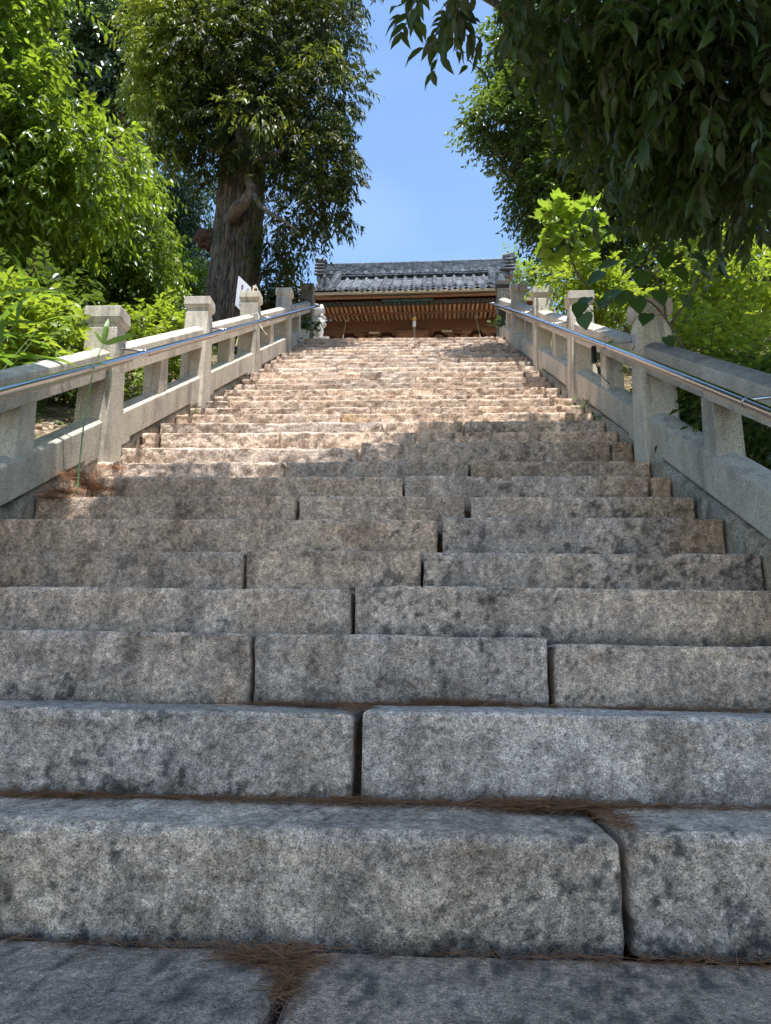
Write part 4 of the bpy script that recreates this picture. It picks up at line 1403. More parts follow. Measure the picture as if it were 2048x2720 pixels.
# ================================================================== VEGETATION
def leaf_shape(kind):
    """unit leaf: base at the origin, tip at +y, upper face +z"""
    if kind == 'small':                          # 4 triangles
        v = [(0, 0, 0), (-.22, .42, .05), (0, .45, -.01), (.22, .42, .05), (0, 1, -.10)]
        f = [(0, 3, 2), (0, 2, 1), (2, 3, 4), (2, 4, 1)]
    elif kind == 'slim':
        v = [(0, 0, 0), (-.155, .42, .04), (0, .45, -.01), (.155, .42, .04), (0, 1.05, -.14)]
        f = [(0, 3, 2), (0, 2, 1), (2, 3, 4), (2, 4, 1)]
    elif kind in ('lance', 'round', 'long'):
        wv = {'lance': .19, 'round': .27, 'long': .15}[kind]
        st = [(.0, .0, .0), (.22, .78, -.005), (.5, 1.0, -.02), (.78, .60, -.07)]
        v = [(0, 0, 0)]
        f = []
        for y, k, z in st[1:]:
            v += [(-wv * k, y, z + .075 * k), (0, y, z), (wv * k, y, z + .075 * k)]
        tip = len(v)
        v.append((0.05, 1.10, -.24))
        f = [(0, 2, 1), (0, 3, 2)]
        for i in (0, 1):
            a, b = 1 + i * 3, 4 + i * 3
            f += [(a, a + 1, b + 1), (a, b + 1, b), (a + 1, a + 2, b + 2), (a + 1, b + 2, b + 1)]
        f += [(7, 8, tip), (8, 9, tip)]
    elif kind == 'lobed':
        out = [(0, 0), (.28, -.06), (.52, .10), (.62, .38), (.40, .40), (.50, .70), (.24, .66), (0, 1.05), (-.24, .66), (-.50, .70), (-.40, .40), (-.62, .38), (-.52, .10), (-.28, -.06)]
        v = [(0, .38, -.03)] + [(x, y, .05 * abs(x) - .10 * max(0, y - .5)) for x, y in out]
        n = len(out)
        f = [(0, 1 + k, 1 + (k + 1) % n) for k in range(n)]
    elif kind == 'heart':
        out = [(0, 0), (.22, -.10), (.42, .02), (.50, .26), (.42, .55), (.20, .82), (0, 1.06), (-.20, .82), (-.42, .55), (-.50, .26), (-.42, .02), (-.22, -.10)]
        v = [(0, .35, -.04)] + [(x, y, .07 * abs(x) - .16 * max(0, y - .4)) for x, y in out]
        n = len(out)
        f = [(0, 1 + k, 1 + (k + 1) % n) for k in range(n)]
    elif kind == 'blade':                        # narrow bamboo-grass blade, bent over
        v, f = [(0, 0, 0)], []
        for y, k, z in ((.12, .7, .0), (.35, 1.0, -.01), (.62, .85, -.07), (.84, .5, -.17)):
            v += [(-.050 * k, y, z + .010), (.050 * k, y, z + .010)]
        v.append((0, 1.0, -.28))
        f = [(0, 2, 1)]
        for i in range(3):
            a = 1 + i * 2
            f += [(a, a + 1, a + 3), (a, a + 3, a + 2)]
        f.append((7, 8, 9))
    elif kind == 'sasa':
        v, f = leaf_shape('blade')
        v = v * np.array([1.9, 1, 1])
        return v, f
    elif kind == 'needle':
        v = [(-.014, 0, 0), (.014, 0, 0), (.008, 1, .0), (-.008, 1, .0), (0, .5, .02)]
        f = [(0, 1, 4), (1, 2, 4), (2, 3, 4), (3, 0, 4)]
    elif kind == 'spray':                        # flat conifer spray
        v = [(0, 0, 0), (-.13, .35, -.02), (.13, .35, -.02), (-.10, .70, -.08), (.10, .70, -.08), (0, 1.0, -.16), (0, .4, .02)]
        f = [(0, 6, 1), (0, 2, 6), (1, 6, 3), (6, 2, 4), (6, 4, 5), (6, 5, 3)]
    return np.array(v, dtype=float), f


LEAF_ME = {}


def leaf_mesh(kind, mat):
    key = (kind, mat.name)
    if key not in LEAF_ME:
        v, f = leaf_shape(kind)
        me = np_mesh('leaf', v, [tuple(x) for x in f], kind in ('heart',))
        me.materials.append(mat)
        LEAF_ME[key] = me
    return LEAF_ME[key]


def unit(a):
    return a / np.maximum(np.linalg.norm(a, axis=-1, keepdims=True), 1e-9)


def leaf_frames(P, axis, nhint, size):
    y = unit(axis)
    x = unit(np.cross(y, nhint))
    z = np.cross(x, y)
    return P, x, y, z, size


def fuse(frames, kind):
    P, x, y, z, s_ = frames
    v, f = leaf_shape(kind)
    n = len(P)
    V = P[:, None, :] + s_[:, None, None] * (v[None, :, 0:1] * x[:, None, :] + v[None, :, 1:2] * y[:, None, :] + v[None, :, 2:3] * z[:, None, :])
    F = (np.array(f)[None, :, :] + (np.arange(n) * len(v))[:, None, None]).reshape(-1, 3)
    return V.reshape(-1, 3), F


def in_view(P):
    v = P - EYE
    d = v @ fw
    u = 1024 + FPX * (v @ rt) / np.maximum(d, .01)
    q = 1360 - FPX * (v @ up) / np.maximum(d, .01)
    return (d > .3) & (u > -20) & (u < 2068) & (q > -20) & (q < 2740), d


def foliage(root, frames, kind, mat, singles=0, name='crown', seed=0):
    """the largest leaves in view as single leaves, the rest joined into one part"""
    P, x, y, z, s_ = frames
    if singles:
        ok, d = in_view(P)
        score = np.where(ok, s_ / np.maximum(d, .3), -1)
        # only leaves on the side of the crown that faces the stairs
        order = np.argsort(-score)
        big = order[:singles * 3]
        rs = np.random.default_rng(seed + 5)
        pick = rs.permutation(big)[:singles] if len(big) > singles else big
        pick = pick[score[pick] > 0]
    else:
        pick = np.array([], dtype=int)
    keep = np.ones(len(P), bool)
    keep[pick] = False
    crown = None
    if keep.any():
        V, F = fuse((P[keep], x[keep], y[keep], z[keep], s_[keep]), kind)
        crown = link(name, np_mesh(name, V, F), mat, root)
        crown['kind'] = 'stuff'
    me = leaf_mesh(kind, mat)
    par = crown if crown is not None else root
    for i in pick:
        m4 = Matrix(((x[i, 0] * s_[i], y[i, 0] * s_[i], z[i, 0] * s_[i], P[i, 0]), (x[i, 1] * s_[i], y[i, 1] * s_[i], z[i, 1] * s_[i], P[i, 1]), (x[i, 2] * s_[i], y[i, 2] * s_[i], z[i, 2] * s_[i], P[i, 2]), (0, 0, 0, 1)))
        link('leaf', me, None, par, matrix=m4)
    return crown


def twig_leaves(lobes, n_twigs, per, leaf, seed, twig=0.35, droop=0.25, leaf_droop=0.5, shell=(0.45, 1.0), spread=0.9, keep=None, up_bias=0.0, lump=0.0, vary=(0.65, 1.15)):
    """twigs rooted in the lobes (cx,cy,cz,rx,ry,rz[,weight]); alternate leaves along each"""
    rs = np.random.default_rng(seed)
    lb = np.array([l[:6] for l in lobes], dtype=float)
    wt = np.array([(l[6] if len(l) > 6 else 1.0) * (l[3] * l[4] + l[3] * l[5] + l[4] * l[5]) for l in lobes])
    idx = rs.choice(len(lb), n_twigs, p=wt / wt.sum())
    u = unit(rs.normal(size=(n_twigs, 3)))
    rad = shell[0] + (shell[1] - shell[0]) * rs.random(n_twigs) ** 0.6
    if lump > 0:
        rad = rad * (1 + lump * vnoise(u * 2.2 + idx[:, None] * 3.7, 1.0, seed, 2))
    P0 = lb[idx, :3] + u * rad[:, None] * lb[idx, 3:6]
    if keep is not None:
        k = keep(P0)
        P0, u, idx = P0[k], u[k], idx[k]
    n = len(P0)
    d = unit(u * 0.9 + rs.normal(size=(n, 3)) * 0.55 + np.array([0, 0, up_bias - droop * 0.6]))
    tl = twig * rs.uniform(0.6, 1.25, n)
    s_ = np.linspace(0.12, 1.0, per)
    # droop grows with the square of the distance along the twig
    C = P0[:, None, :] + d[:, None, :] * (tl[:, None] * s_[None, :])[..., None] + np.array([0, 0, -1.0]) * (droop * tl[:, None] * s_[None, :] ** 2)[..., None]
    T = unit(d[:, None, :] + np.array([0, 0, -2.0]) * (droop * s_[None, :, None]))
    side0 = unit(np.cross(d, np.array([0, 0, 1.0])[None, :] + rs.normal(size=(n, 3)) * 0.25))
    sgn = np.where(np.arange(per) % 2 == 0, 1.0, -1.0)
    side = side0[:, None, :] * sgn[None, :, None]
    nup = np.cross(side0, d)
    nup = nup * np.sign(nup[:, 2:3] + 1e-6)
    ax = T * 0.75 + side * spread + np.array([0, 0, -leaf_droop]) + rs.normal(size=(n, per, 3)) * 0.28
    nh = nup[:, None, :] + np.array([0, 0, 0.5]) + rs.normal(size=(n, per, 3)) * 0.40
    size = leaf * rs.uniform(vary[0], vary[1], (n, per))
    C = C + rs.normal(size=(n, per, 3)) * leaf * 0.12
    fr = leaf_frames(C.reshape(-1, 3), ax.reshape(-1, 3), nh.reshape(-1, 3), size.ravel())
    return fr, (P0, d, tl, droop)


def twig_mesh(root, tw, rad, every=1, name='twig_mass', mat=None):
    P0, d, tl, dr = tw
    P0, d, tl = P0[::every], d[::every], tl[::every]
    n = len(P0)
    ss = np.array([0.0, 0.5, 1.0])
    C = P0[:, None, :] + d[:, None, :] * (tl[:, None] * ss)[..., None] + np.array([0, 0, -1.0]) * (dr * tl[:, None] * ss ** 2)[..., None]
    a = unit(np.cross(d, np.array([.3, .2, 1.0])))
    b = np.cross(d, a)
    V = []
    for k in range(3):
        an = 2 * math.pi * k / 3
        V.append(C + (a * math.cos(an) + b * math.sin(an))[:, None, :] * (rad * (1 - 0.75 * ss))[None, :, None])
    V = np.stack(V, 2).reshape(n, 9, 3)
    q = []
    for s_ in (0, 1):
        for k in range(3):
            k2 = (k + 1) % 3
            q.append((s_ * 3 + k, s_ * 3 + k2, s_ * 3 + 3 + k2, s_ * 3 + 3 + k))
    F = (np.array(q)[None] + (np.arange(n) * 9)[:, None, None]).reshape(-1, 4)
    o = link(name, np_mesh(name, V.reshape(-1, 3), F), mat or M['twig'], root)
    o['kind'] = 'stuff'
    return o


def limb(mb, pts, r0, r1, n=8, seed=0, wob=0.05):
    """tapered crooked limb through the points"""
    P = [Vector(p) for p in pts]
    fine = []
    for i in range(len(P) - 1):
        p0 = P[max(i - 1, 0)]; p1 = P[i]; p2 = P[i + 1]; p3 = P[min(i + 2, len(P) - 1)]
        for k in range(4):
            t = k / 4
            fine.append(0.5 * ((2 * p1) + (-p0 + p2) * t + (2 * p0 - 5 * p1 + 4 * p2 - p3) * t * t + (-p0 + 3 * p1 - 3 * p2 + p3) * t * t * t))
    fine.append(P[-1])
    m = len(fine)
    rg = random.Random(seed)
    fine = [q + Vector((rg.uniform(-1, 1), rg.uniform(-1, 1), rg.uniform(-1, 1))) * wob * r0 for q in fine]
    mb.tube(fine, [r0 + (r1 - r0) * i / (m - 1) for i in range(m)], n)


def lobe(px, py, Y, r, ry=None, rz=None, wgt=1.0):
    c = at(px, py, Y)
    return (c[0], c[1], c[2], r, ry or r, rz or r, wgt)


# ---------------------------------------------------------------- the big tree on the left
bx_, by_ = -3.14, 11.6
TA = empty('big_evergreen_tree', (bx_, by_, gz(bx_, by_)), 'big old evergreen with thick furrowed trunk behind the left balustrade', 'tree')
# trunk: rings with deep vertical furrows
zb = gz(bx_, by_) - 0.3
rows = 260
cols = 320
zz = np.linspace(zb, 9.6, rows)
ang = np.linspace(0, 2 * math.pi, cols, endpoint=False)
ZZ, AA = np.meshgrid(zz, ang, indexing='ij')
tt = (ZZ - 5.5) / 4.0
rad = 0.425 - 0.060 * np.clip(tt, -0.2, 1.2) + 0.16 * np.exp(-np.maximum(ZZ - zb, 0) / 0.45)
rad = rad * (1 + 0.06 * np.sin(AA * 3 + 0.6 * ZZ) + 0.04 * np.sin(AA * 5 + 1.3))
pp_ = np.stack([np.cos(AA) * 3.2, np.sin(AA) * 3.2, ZZ * 0.9], -1).reshape(-1, 3)
wv = vnoise(pp_ * np.array([1, 1, 1.2]), 1.5, 77, 2)
fur = np.abs(vnoise(pp_ * np.array([1, 1, 0.36]) + wv[:, None] * 0.35, 2.4, 71, 3))
plate = vnoise(pp_ * np.array([1, 1, .8]), 6.0, 73, 2)
rad = rad.ravel() - 0.060 * (np.clip(0.26 - fur, 0, 1) / 0.26) ** 0.8 + 0.022 * plate
ctr_x = bx_ + 0.015 * (ZZ.ravel() - 5.5)
TV = np.stack([ctr_x + np.cos(AA.ravel()) * rad, by_ + np.sin(AA.ravel()) * rad, ZZ.ravel()], 1)
ri = (np.arange(rows - 1)[:, None] * cols + np.arange(cols)[None, :]).ravel()
rj_ = (np.arange(rows - 1)[:, None] * cols + ((np.arange(cols) + 1) % cols)[None, :]).ravel()
TF = np.stack([ri, rj_, rj_ + cols, ri + cols], 1)
link('trunk', np_mesh('trunk', TV, TF, True), M['bark'], TA)
bu = bmesh.new()
bmesh.ops.create_icosphere(bu, subdivisions=4, radius=1.0)
bc = at(447, 517, 11.5)
for v_ in bu.verts:
    nn = vnoise(np.array([v_.co]), 3.0, 5, 3)[0]
    v_.co = Vector(bc) + Vector((v_.co.x * 0.19, v_.co.y * 0.19, v_.co.z * 0.16)) * (1 + 0.22 * nn)
bme = bpy.data.meshes.new('burl'); bu.to_mesh(bme); bu.free()
bo = link('burl', bme, M['burl'], TA)
tag(bo, 'reddish swollen burl on the trunk')
lm = MB()
limb(lm, [at(498, 476, 11.30), at(512, 452, 11.0), at(532, 432, 10.95), at(545, 408, 11.05), at(535, 385, 11.2), at(528, 340, 11.2), at(505, 250, 11.1), at(480, 120, 11.0)], 0.115, 0.05, 12, 1)
lm.build('limb', M['bark'], TA, smooth=True)
lm = MB(); limb(lm, [at(548, 418, 11.0), at(560, 440, 10.8), at(585, 462, 10.7), at(612, 476, 10.6), at(648, 505, 10.5)], 0.05, 0.015, 8, 2)
lm.build('limb', M['bark_smooth'], TA, smooth=True)
for k, pts in enumerate(([at(520, 385, 11.6), at(500, 345, 11.3), at(470, 328, 11.0), at(445, 320, 10.8)],
                         [at(535, 385, 11.5), at(552, 350, 11.2), at(572, 340, 11.1), at(600, 330, 10.9), at(680, 260, 10.8)],
                         [at(545, 360, 11.3), at(548, 320, 11.2), at(546, 250, 11.2), at(560, 150, 11.2), at(600, 20, 11.4)],
                         [at(515, 395, 11.8), at(500, 260, 11.9), at(470, 120, 12.0), at(450, -60, 12.2)],
                         [at(530, 390, 11.8), at(600, 250, 12.0), at(660, 120, 12.2), at(720, 0, 12.4)],
                         [at(515, 380, 11.7), at(430, 270, 11.5), at(370, 170, 11.4), at(330, 90, 11.4)])):
    lm = MB(); limb(lm, pts, 0.085 if k != 3 else 0.2, 0.025, 8, 10 + k)
    lm.build('limb', M['bark_smooth'], TA, smooth=True)
LA = [lobe(610, 110, 11.4, 1.15, 1.1, 1.1), lobe(500, 130, 11.0, 1.15, 1.1, 1.15), lobe(430, 150, 11.2, .85, .9, 1.0), lobe(430, 265, 11.1, .62, .7, .50), lobe(545, 270, 10.9, 1.0, .8, .72),
      lobe(690, 210, 11.2, .72, .8, .85), lobe(700, 340, 11.1, .66, .7, .62), lobe(650, 430, 11.0, .62, .6, .5), lobe(700, 450, 11.2, .36, .45, .42), lobe(612, 520, 11.2, .42, .5, .46), lobe(600, 585, 11.6, .28, .4, .2),
      lobe(730, 70, 11.4, .42, .6, .7), lobe(735, 370, 11.3, .32, .4, .3), lobe(400, 60, 11.2, .7, .8, .8), lobe(520, -80, 11.6, 1.6, 1.5, 1.3), lobe(690, -60, 11.6, 1.0, 1.0, .9), lobe(380, 300, 11.0, .30, .5, .3),
      lobe(560, 10, 12.6, 1.3, 1.2, 1.2), lobe(470, 350, 11.2, .45, .5, .22), lobe(640, 300, 12.2, 1.0, .8, .9)]
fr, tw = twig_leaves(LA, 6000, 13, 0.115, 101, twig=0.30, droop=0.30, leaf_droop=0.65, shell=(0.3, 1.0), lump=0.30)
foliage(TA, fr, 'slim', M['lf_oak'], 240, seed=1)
LY = [lobe(400, 110, 10.8, .7, .6, .7, 2), lobe(370, 60, 10.8, .6, .6, .5, 2), lobe(350, 180, 10.8, .45, .5, .5, 2), lobe(355, 270, 10.8, .32, .4, .3, 2), lobe(470, 60, 10.6, .8, .5, .6, .4), lobe(500, -40, 10.8, .9, .6, .5, .5), lobe(560, 240, 10.3, .45, .3, .2, .5), lobe(690, 150, 10.7, .4, .3, .3, .5)]  # lobes of lighter leaf colour where the crown should look sunlit
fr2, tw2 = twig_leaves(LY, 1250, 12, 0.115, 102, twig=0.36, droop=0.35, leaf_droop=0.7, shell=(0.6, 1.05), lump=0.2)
foliage(TA, fr2, 'slim', M['lf_oak_sun_tint'], 60, name='sun_tint_leaves', seed=2)
twig_mesh(TA, tw, 0.006, 2)

bt = MB()
rt_ = random.Random(9)
for k in range(7):
    p = Vector(at(705 + k * 6, 60 + rt_.uniform(-20, 30), 11.3))
    d_ = Vector((rt_.uniform(-.1, .5), rt_.uniform(-.2, .2), rt_.uniform(.5, .9))).normalized()
    q = p + d_ * rt_.uniform(.35, .6)
    bt.tube([p, p.lerp(q, .5) + Vector((.03, 0, -.02)), q], [.008, .005, .002], 5)
    for j in range(3):
        s0 = p.lerp(q, rt_.uniform(.3, .9))
        bt.tube([s0, s0 + Vector((rt_.uniform(-.2, .2), rt_.uniform(-.1, .1), rt_.uniform(.05, .22)))], [.004, .0015], 4)
bt.build('bare_twig', M['twig'], TA)

# ---------------------------------------------------------------- bright laurel close on the left
def simple_tree(name, base, label, cat, lobes, mat, kind, n, per, leaf, seed, singles, trunk_pts, tr=(0.09, 0.03), bark='bark_smooth', twig=0.35, droop=0.3, ld=0.5, shell=(0.35, 1.0), lump=0.2, tw_every=2, twr=0.005, group=None, up_bias=0.0, spread=0.9):
    root = empty(name, (base[0], base[1], base[2]), label, cat, group)
    for k, pts in enumerate(trunk_pts):
        lm = MB()
        r0, r1 = (tr if k == 0 else (tr[0] * 0.45, tr[1] * 0.6))
        limb(lm, pts, r0, r1, 8 if r0 < .1 else 14, seed + k)
        lm.build('trunk' if k == 0 else 'limb', M[bark], root, smooth=True)
    fr, tw = twig_leaves(lobes, n, per, leaf, seed, twig=twig, droop=droop, leaf_droop=ld, shell=shell, lump=lump, up_bias=up_bias, spread=spread)
    foliage(root, fr, kind, mat, singles, seed=seed)
    if tw_every: twig_mesh(root, tw, twr, tw_every)
    return root


def base_at(x, y):
    return (x, y, gz(x, y))


b = base_at(-4.3, 7.6)
simple_tree('laurel_tree', b, 'bright green laurel tree leaning in at the left edge', 'tree',
            [lobe(-55, 20, 6.6, .65, .7, .6), lobe(-20, 150, 6.6, .60, .7, .55), lobe(55, 270, 6.7, .50, .6, .42), lobe(-60, 250, 6.8, .8, .8, .8), lobe(180, 335, 6.9, .50, .5, .35), lobe(20, 370, 6.8, .65, .7, .5), lobe(-120, 80, 6.9, 1.0, .9, .9), lobe(150, 430, 7.2, .55, .6, .45), lobe(0, -90, 6.6, .7, .8, .6), lobe(-100, 480, 7.0, .8, .8, .7)],
            M['lf_bright'], 'lance', 2500, 11, 0.112, 202, 280,
            [[b, (-4.25, 7.5, b[2] + 1.2), (-4.2, 7.3, b[2] + 2.5), (-4.1, 7.1, b[2] + 3.8)], [(-4.2, 7.3, b[2] + 2.4), at(60, 300, 7.0), at(170, 320, 6.9)], [(-4.2, 7.35, b[2] + 2.2), at(0, 420, 7), at(-60, 200, 6.9)]],
            ld=0.55, droop=0.25, lump=0.38)
b = base_at(-4.6, 9.0)
simple_tree('camellia_tree', b, 'dense dark green tree with lit drooping tips beside the big trunk', 'tree',
            [lobe(255, 470, 8.6, .55, .6, .55), lobe(310, 545, 8.7, .38, .5, .42), lobe(160, 540, 8.6, .75, .7, .6), lobe(60, 580, 8.7, .8, .7, .7), lobe(235, 600, 8.8, .65, .6, .45), lobe(-40, 480, 8.8, .9, .8, .9), lobe(280, 395, 8.8, .38, .4, .35), lobe(330, 610, 9.0, .35, .4, .28), lobe(120, 650, 8.6, .7, .5, .35), lobe(130, 430, 8.9, .7, .6, .6)],
            M['lf_bright'], 'small', 3600, 12, 0.078, 203, 200,
            [[b, (-4.55, 9.0, b[2] + 1.0), (-4.4, 8.9, b[2] + 2.0), (-4.2, 8.8, b[2] + 2.8)], [(-4.5, 9.0, b[2] + 1.2), at(220, 560, 8.8), at(300, 540, 8.8)], [(-4.4, 9, b[2] + 1.6), at(80, 560, 8.8), at(20, 500, 8.8)]],
            ld=0.7, droop=0.45, twig=0.34)
b = base_at(-5.9, 14.2)
simple_tree('glossy_oak', b, 'glossy dark evergreen oak behind the laurel with a bare grey trunk', 'tree',
            [lobe(240, 90, 13.8, 1.1, 1.0, 1.0), lobe(160, 150, 13.9, .9, .9, .8), lobe(290, 190, 13.8, .6, .7, .55), lobe(120, 20, 14, 1.3, 1.2, 1.0), lobe(330, 20, 14.2, 1.2, 1.0, .8), lobe(190, 250, 14.2, .7, .7, .4)],
            M['lf_gloss'], 'small', 2400, 12, 0.16, 204, 120,
            [[b, at(215, 560, 14.2), at(238, 380, 14.0), at(262, 290, 13.9), at(268, 180, 13.9), at(255, 60, 14)], [at(266, 230, 13.9), at(245, 110, 13.7), at(210, 40, 13.6)], [at(250, 345, 13.9), at(285, 348, 13.6), at(330, 356, 13.4)], [at(262, 250, 13.9), at(210, 190, 14), at(170, 140, 14)]],
            tr=(0.17, 0.07), ld=0.75, droop=0.4, twig=0.5)
b = base_at(-4.6, 17.0)
simple_tree('cedar_tree', b, 'blue green conifer standing behind the big tree trunk', 'tree',
            [lobe(400, 440, 16.6, 1.0, .9, .8), lobe(370, 520, 16.4, .9, .8, .6), lobe(420, 560, 16.5, .7, .7, .6), lobe(360, 390, 16.8, 1.1, .9, .6), lobe(330, 470, 16.6, .9, .9, .9), lobe(400, 625, 16.2, .9, .7, .5)],
            M['lf_conifer'], 'spray', 1150, 12, 0.17, 205, 0,
            [[b, (-4.7, 17, b[2] + 2), (-4.75, 17, b[2] + 5), (-4.8, 17, b[2] + 8)], [at(360, 480, 17), at(420, 420, 16.6), at(448, 395, 16.4)]],
            tr=(0.16, 0.05), bark='bark', droop=0.55, ld=0.5, twig=0.55, shell=(0.2, 1.0), tw_every=3)
b = base_at(-7.6, 18.5)
simple_tree('tall_cedar', b, 'tall dark cedar at the back of the wood, top left', 'tree',
            [lobe(230, -40, 17.5, 1.0, 1.2, .9), lobe(190, 230, 18, 1.2, 1.1, 1.2), lobe(130, 330, 18, 1.8, 1.4, 1.6), lobe(40, 150, 18, 2.2, 1.5, 2)],
            M['lf_conifer'], 'spray', 2600, 12, 0.26, 206, 0,
            [[b, (-7.6, 18.5, b[2] + 3), (-7.5, 18.5, b[2] + 7), (-7.3, 18.4, b[2] + 12)]],
            tr=(0.26, 0.08), bark='bark', droop=0.5, ld=0.5, twig=0.8, shell=(0.2, 1.0), tw_every=3, twr=.008)
# evergreen thicket under the big tree
for k, (px, py, Y, r_, lab, mt, n) in enumerate(((240, 660, 8.9, .55, 'dark leafy shrub filling the gap behind the second left post', 'lf_round', 900), (390, 620, 12.6, .75, 'green leafy shrub against the left side of the big trunk', 'lf_bright', 900),
                                                 (340, 705, 7.2, .26, 'small lime shrub between the first two left posts', 'lf_yellow', 260), (60, 690, 6.2, .55, 'dark shrub behind the bamboo grass at the left edge', 'lf_round', 700),
                                                 (590, 640, 13.3, .45, 'leafy shrub right of the big trunk before the wing wall', 'lf_oak', 500), (700, 745, 12.7, .01, '', None, 0))):
    if not n: continue
    c = at(px, py, Y)
    g0 = base_at(c[0], c[1])
    simple_tree('evergreen_shrub' if k != 2 else 'lime_shrub', g0, lab, 'shrub', [(c[0], c[1], c[2], r_ * 1.1, r_ * .9, r_ * .8), (c[0] - r_ * .6, c[1] + .1, c[2] - r_ * .3, r_ * .8, r_ * .8, r_ * .7), (c[0] + r_ * .7, c[1], c[2] - r_ * .35, r_ * .7, r_ * .7, r_ * .6), (c[0], c[1], 0.5 * (c[2] + g0[2]), r_ * .9, r_ * .8, max(.2, 0.5 * (c[2] - g0[2])))],
                M[mt], 'small', n, 11, 0.085 if k != 2 else .075, 220 + k, 40 if k != 2 else 90, [[g0, (c[0], c[1], 0.5 * (g0[2] + c[2])), tuple(c)], [(c[0], c[1], g0[2] + .1), (c[0] + r_ * .5, c[1], c[2])], [(c[0], c[1], g0[2] + .1), (c[0] - r_ * .5, c[1], c[2])]],
                tr=(0.025, 0.01), twig=0.26, droop=0.2, ld=0.25)

# ---------------------------------------------------------------- low growth at the left edge: lime shrub and bamboo grass
c = at(95, 640, 4.9)
g0 = base_at(-3.1, 5.0)
simple_tree('yellow_green_shrub', g0, 'sunlit yellow green shrub behind the near left coping', 'shrub',
            [lobe(10, 680, 4.7, .18, .3, .12), lobe(75, 705, 4.8, .2, .3, .10), lobe(135, 725, 4.9, .14, .3, .07), lobe(10, 745, 4.6, .25, .3, .10), lobe(110, 760, 4.7, .22, .3, .07), lobe(-60, 700, 4.6, .25, .3, .2)],
            M['lf_yellow'], 'round', 230, 9, 0.085, 231, 200, [[g0, at(60, 760, 4.8), at(60, 690, 4.8)], [g0, at(130, 770, 4.9), at(140, 715, 4.9)], [g0, at(10, 760, 4.6), at(0, 665, 4.6)]],
            tr=(0.014, 0.006), twig=0.20, droop=0.1, ld=0.1, up_bias=0.2, tw_every=1, twr=.0025)


def grass_clump(name, label, base, n, length, spread, seed, mat, az=None, singles=60, cat='grass'):
    rs = np.random.default_rng(seed)
    root = empty(name, base, label, cat)
    stems = MB()
    Ps, As, Ns, Ss = [], [], [], []
    for k in range(n):
        a = rs.uniform(0, 2 * math.pi) if az is None else rs.normal(az, 0.6)
        b0 = Vector(base) + Vector((rs.normal() * spread, rs.normal() * spread, 0))
        hgt = length * rs.uniform(.5, 1.1)
        top = b0 + Vector((math.cos(a) * hgt * .45, math.sin(a) * hgt * .45, hgt))
        mid = b0.lerp(top, .5) + Vector((0, 0, hgt * .08))
        if top.x > -2.3 and top.z < fline(top.y) + 0.8: continue
        stems.tube([b0, mid, top], [.004, .003, .0015], 5)
        for q in range(5):
            t = 0.45 + 0.14 * q
            p = b0.lerp(mid, min(1, t * 2)) if t < .5 else mid.lerp(top, (t - .5) * 2)
            aa = a + rs.normal() * 0.7
            if p.x > -2.42 and p.z < fline(p.y) + 0.78: continue
            Ps.append(p); As.append((math.cos(aa), math.sin(aa), rs.uniform(.0, .7))); Ns.append((rs.normal() * .3, rs.normal() * .3, 1)); Ss.append(rs.uniform(.20, .40))
    stems.build('stem', M['stem_green'], root)
    fr = leaf_frames(np.array([tuple(p) for p in Ps]), np.array(As), np.array(Ns), np.array(Ss))
    foliage(root, fr, 'blade', mat, singles, name='blade_mass', seed=seed)
    return root


grass_clump('bamboo_grass', 'bright bamboo grass with long blades arching over the near left coping', (-2.68, 3.62, gz(-2.68, 3.62)), 22, 1.15, .12, 241, M['lf_grass'], az=1.2)
grass_clump('bamboo_grass', 'dense bamboo grass at the far left edge behind the coping', (-2.95, 4.0, gz(-2.95, 4.0)), 18, 1.25, .14, 242, M['lf_grass'], az=0.9)
# sapling twig poking in at the left edge
sp = empty('leafy_sprig', at(-30, 470, 3.4), 'bright leaves poking into view at the middle of the left edge', 'sprig')
lm = MB(); lm.tube([at(-160, 560, 3.6), at(-60, 450, 3.4), at(-15, 350, 3.35)], [.008, .005, .003], 6); lm.build('twig', M['twig'], sp)
Pn = np.array([at(-20, 350, 3.35), at(-25, 372, 3.35), at(-22, 425, 3.38), at(-28, 385, 3.4)])
foliage(sp, leaf_frames(Pn, np.array([(1, 0, -.25), (1, .2, -.5), (1, -.1, -.45), (.9, .4, .1)]), np.array([(0, -.6, 1.0)] * 4), np.array([.075, .07, .085, .06])), 'round', M['lf_bright'], 4, seed=3)

# ---------------------------------------------------------------- the young bamboo in front of the first left post
ys_ = empty('bamboo_shoot', at(166, 1066, 4.08), 'slender green bamboo shoot growing from the step by the left balustrade', 'bamboo')
cul = [at(166, 1066, 4.08), at(172, 1000, 4.10), at(186, 880, 4.13), at(205, 790, 4.18), at(221, 748, 4.22), at(224, 744, 4.23)]
st = MB(); limb(st, cul, 0.0058, 0.002, 8, 4, 0.02); st.build('culm', M['stem_green'], ys_, smooth=True)
nd_ = MB()
for k in range(1, 5):
    p = Vector(cul[k]); q = Vector(cul[k - 1])
    dd = (p - q).normalized()
    m_ = q.lerp(p, .5)
    nd_.tube([m_ - dd * .004, m_ + dd * .004], .0075, 8)
nd_.build('culm_node', M['stem_green'], ys_)
Pn = np.array([cul[5], cul[5], cul[5], at(206, 788, 4.18), at(190, 850, 4.14)])
foliage(ys_, leaf_frames(Pn, np.array([(.05, .0, 1.0), (1.0, .1, .42), (-.55, -.1, .75), (.8, 0, .1), (.6, 0, .3)]), np.array([(.3, -1, -.2), (.25, -1, -.35), (.3, -1, -.3), (.3, -1, -.1), (.3, -1, -.1)]), np.array([.19, .19, .12, .06, .045])), 'sasa', M['lf_grass'], 5, seed=4)

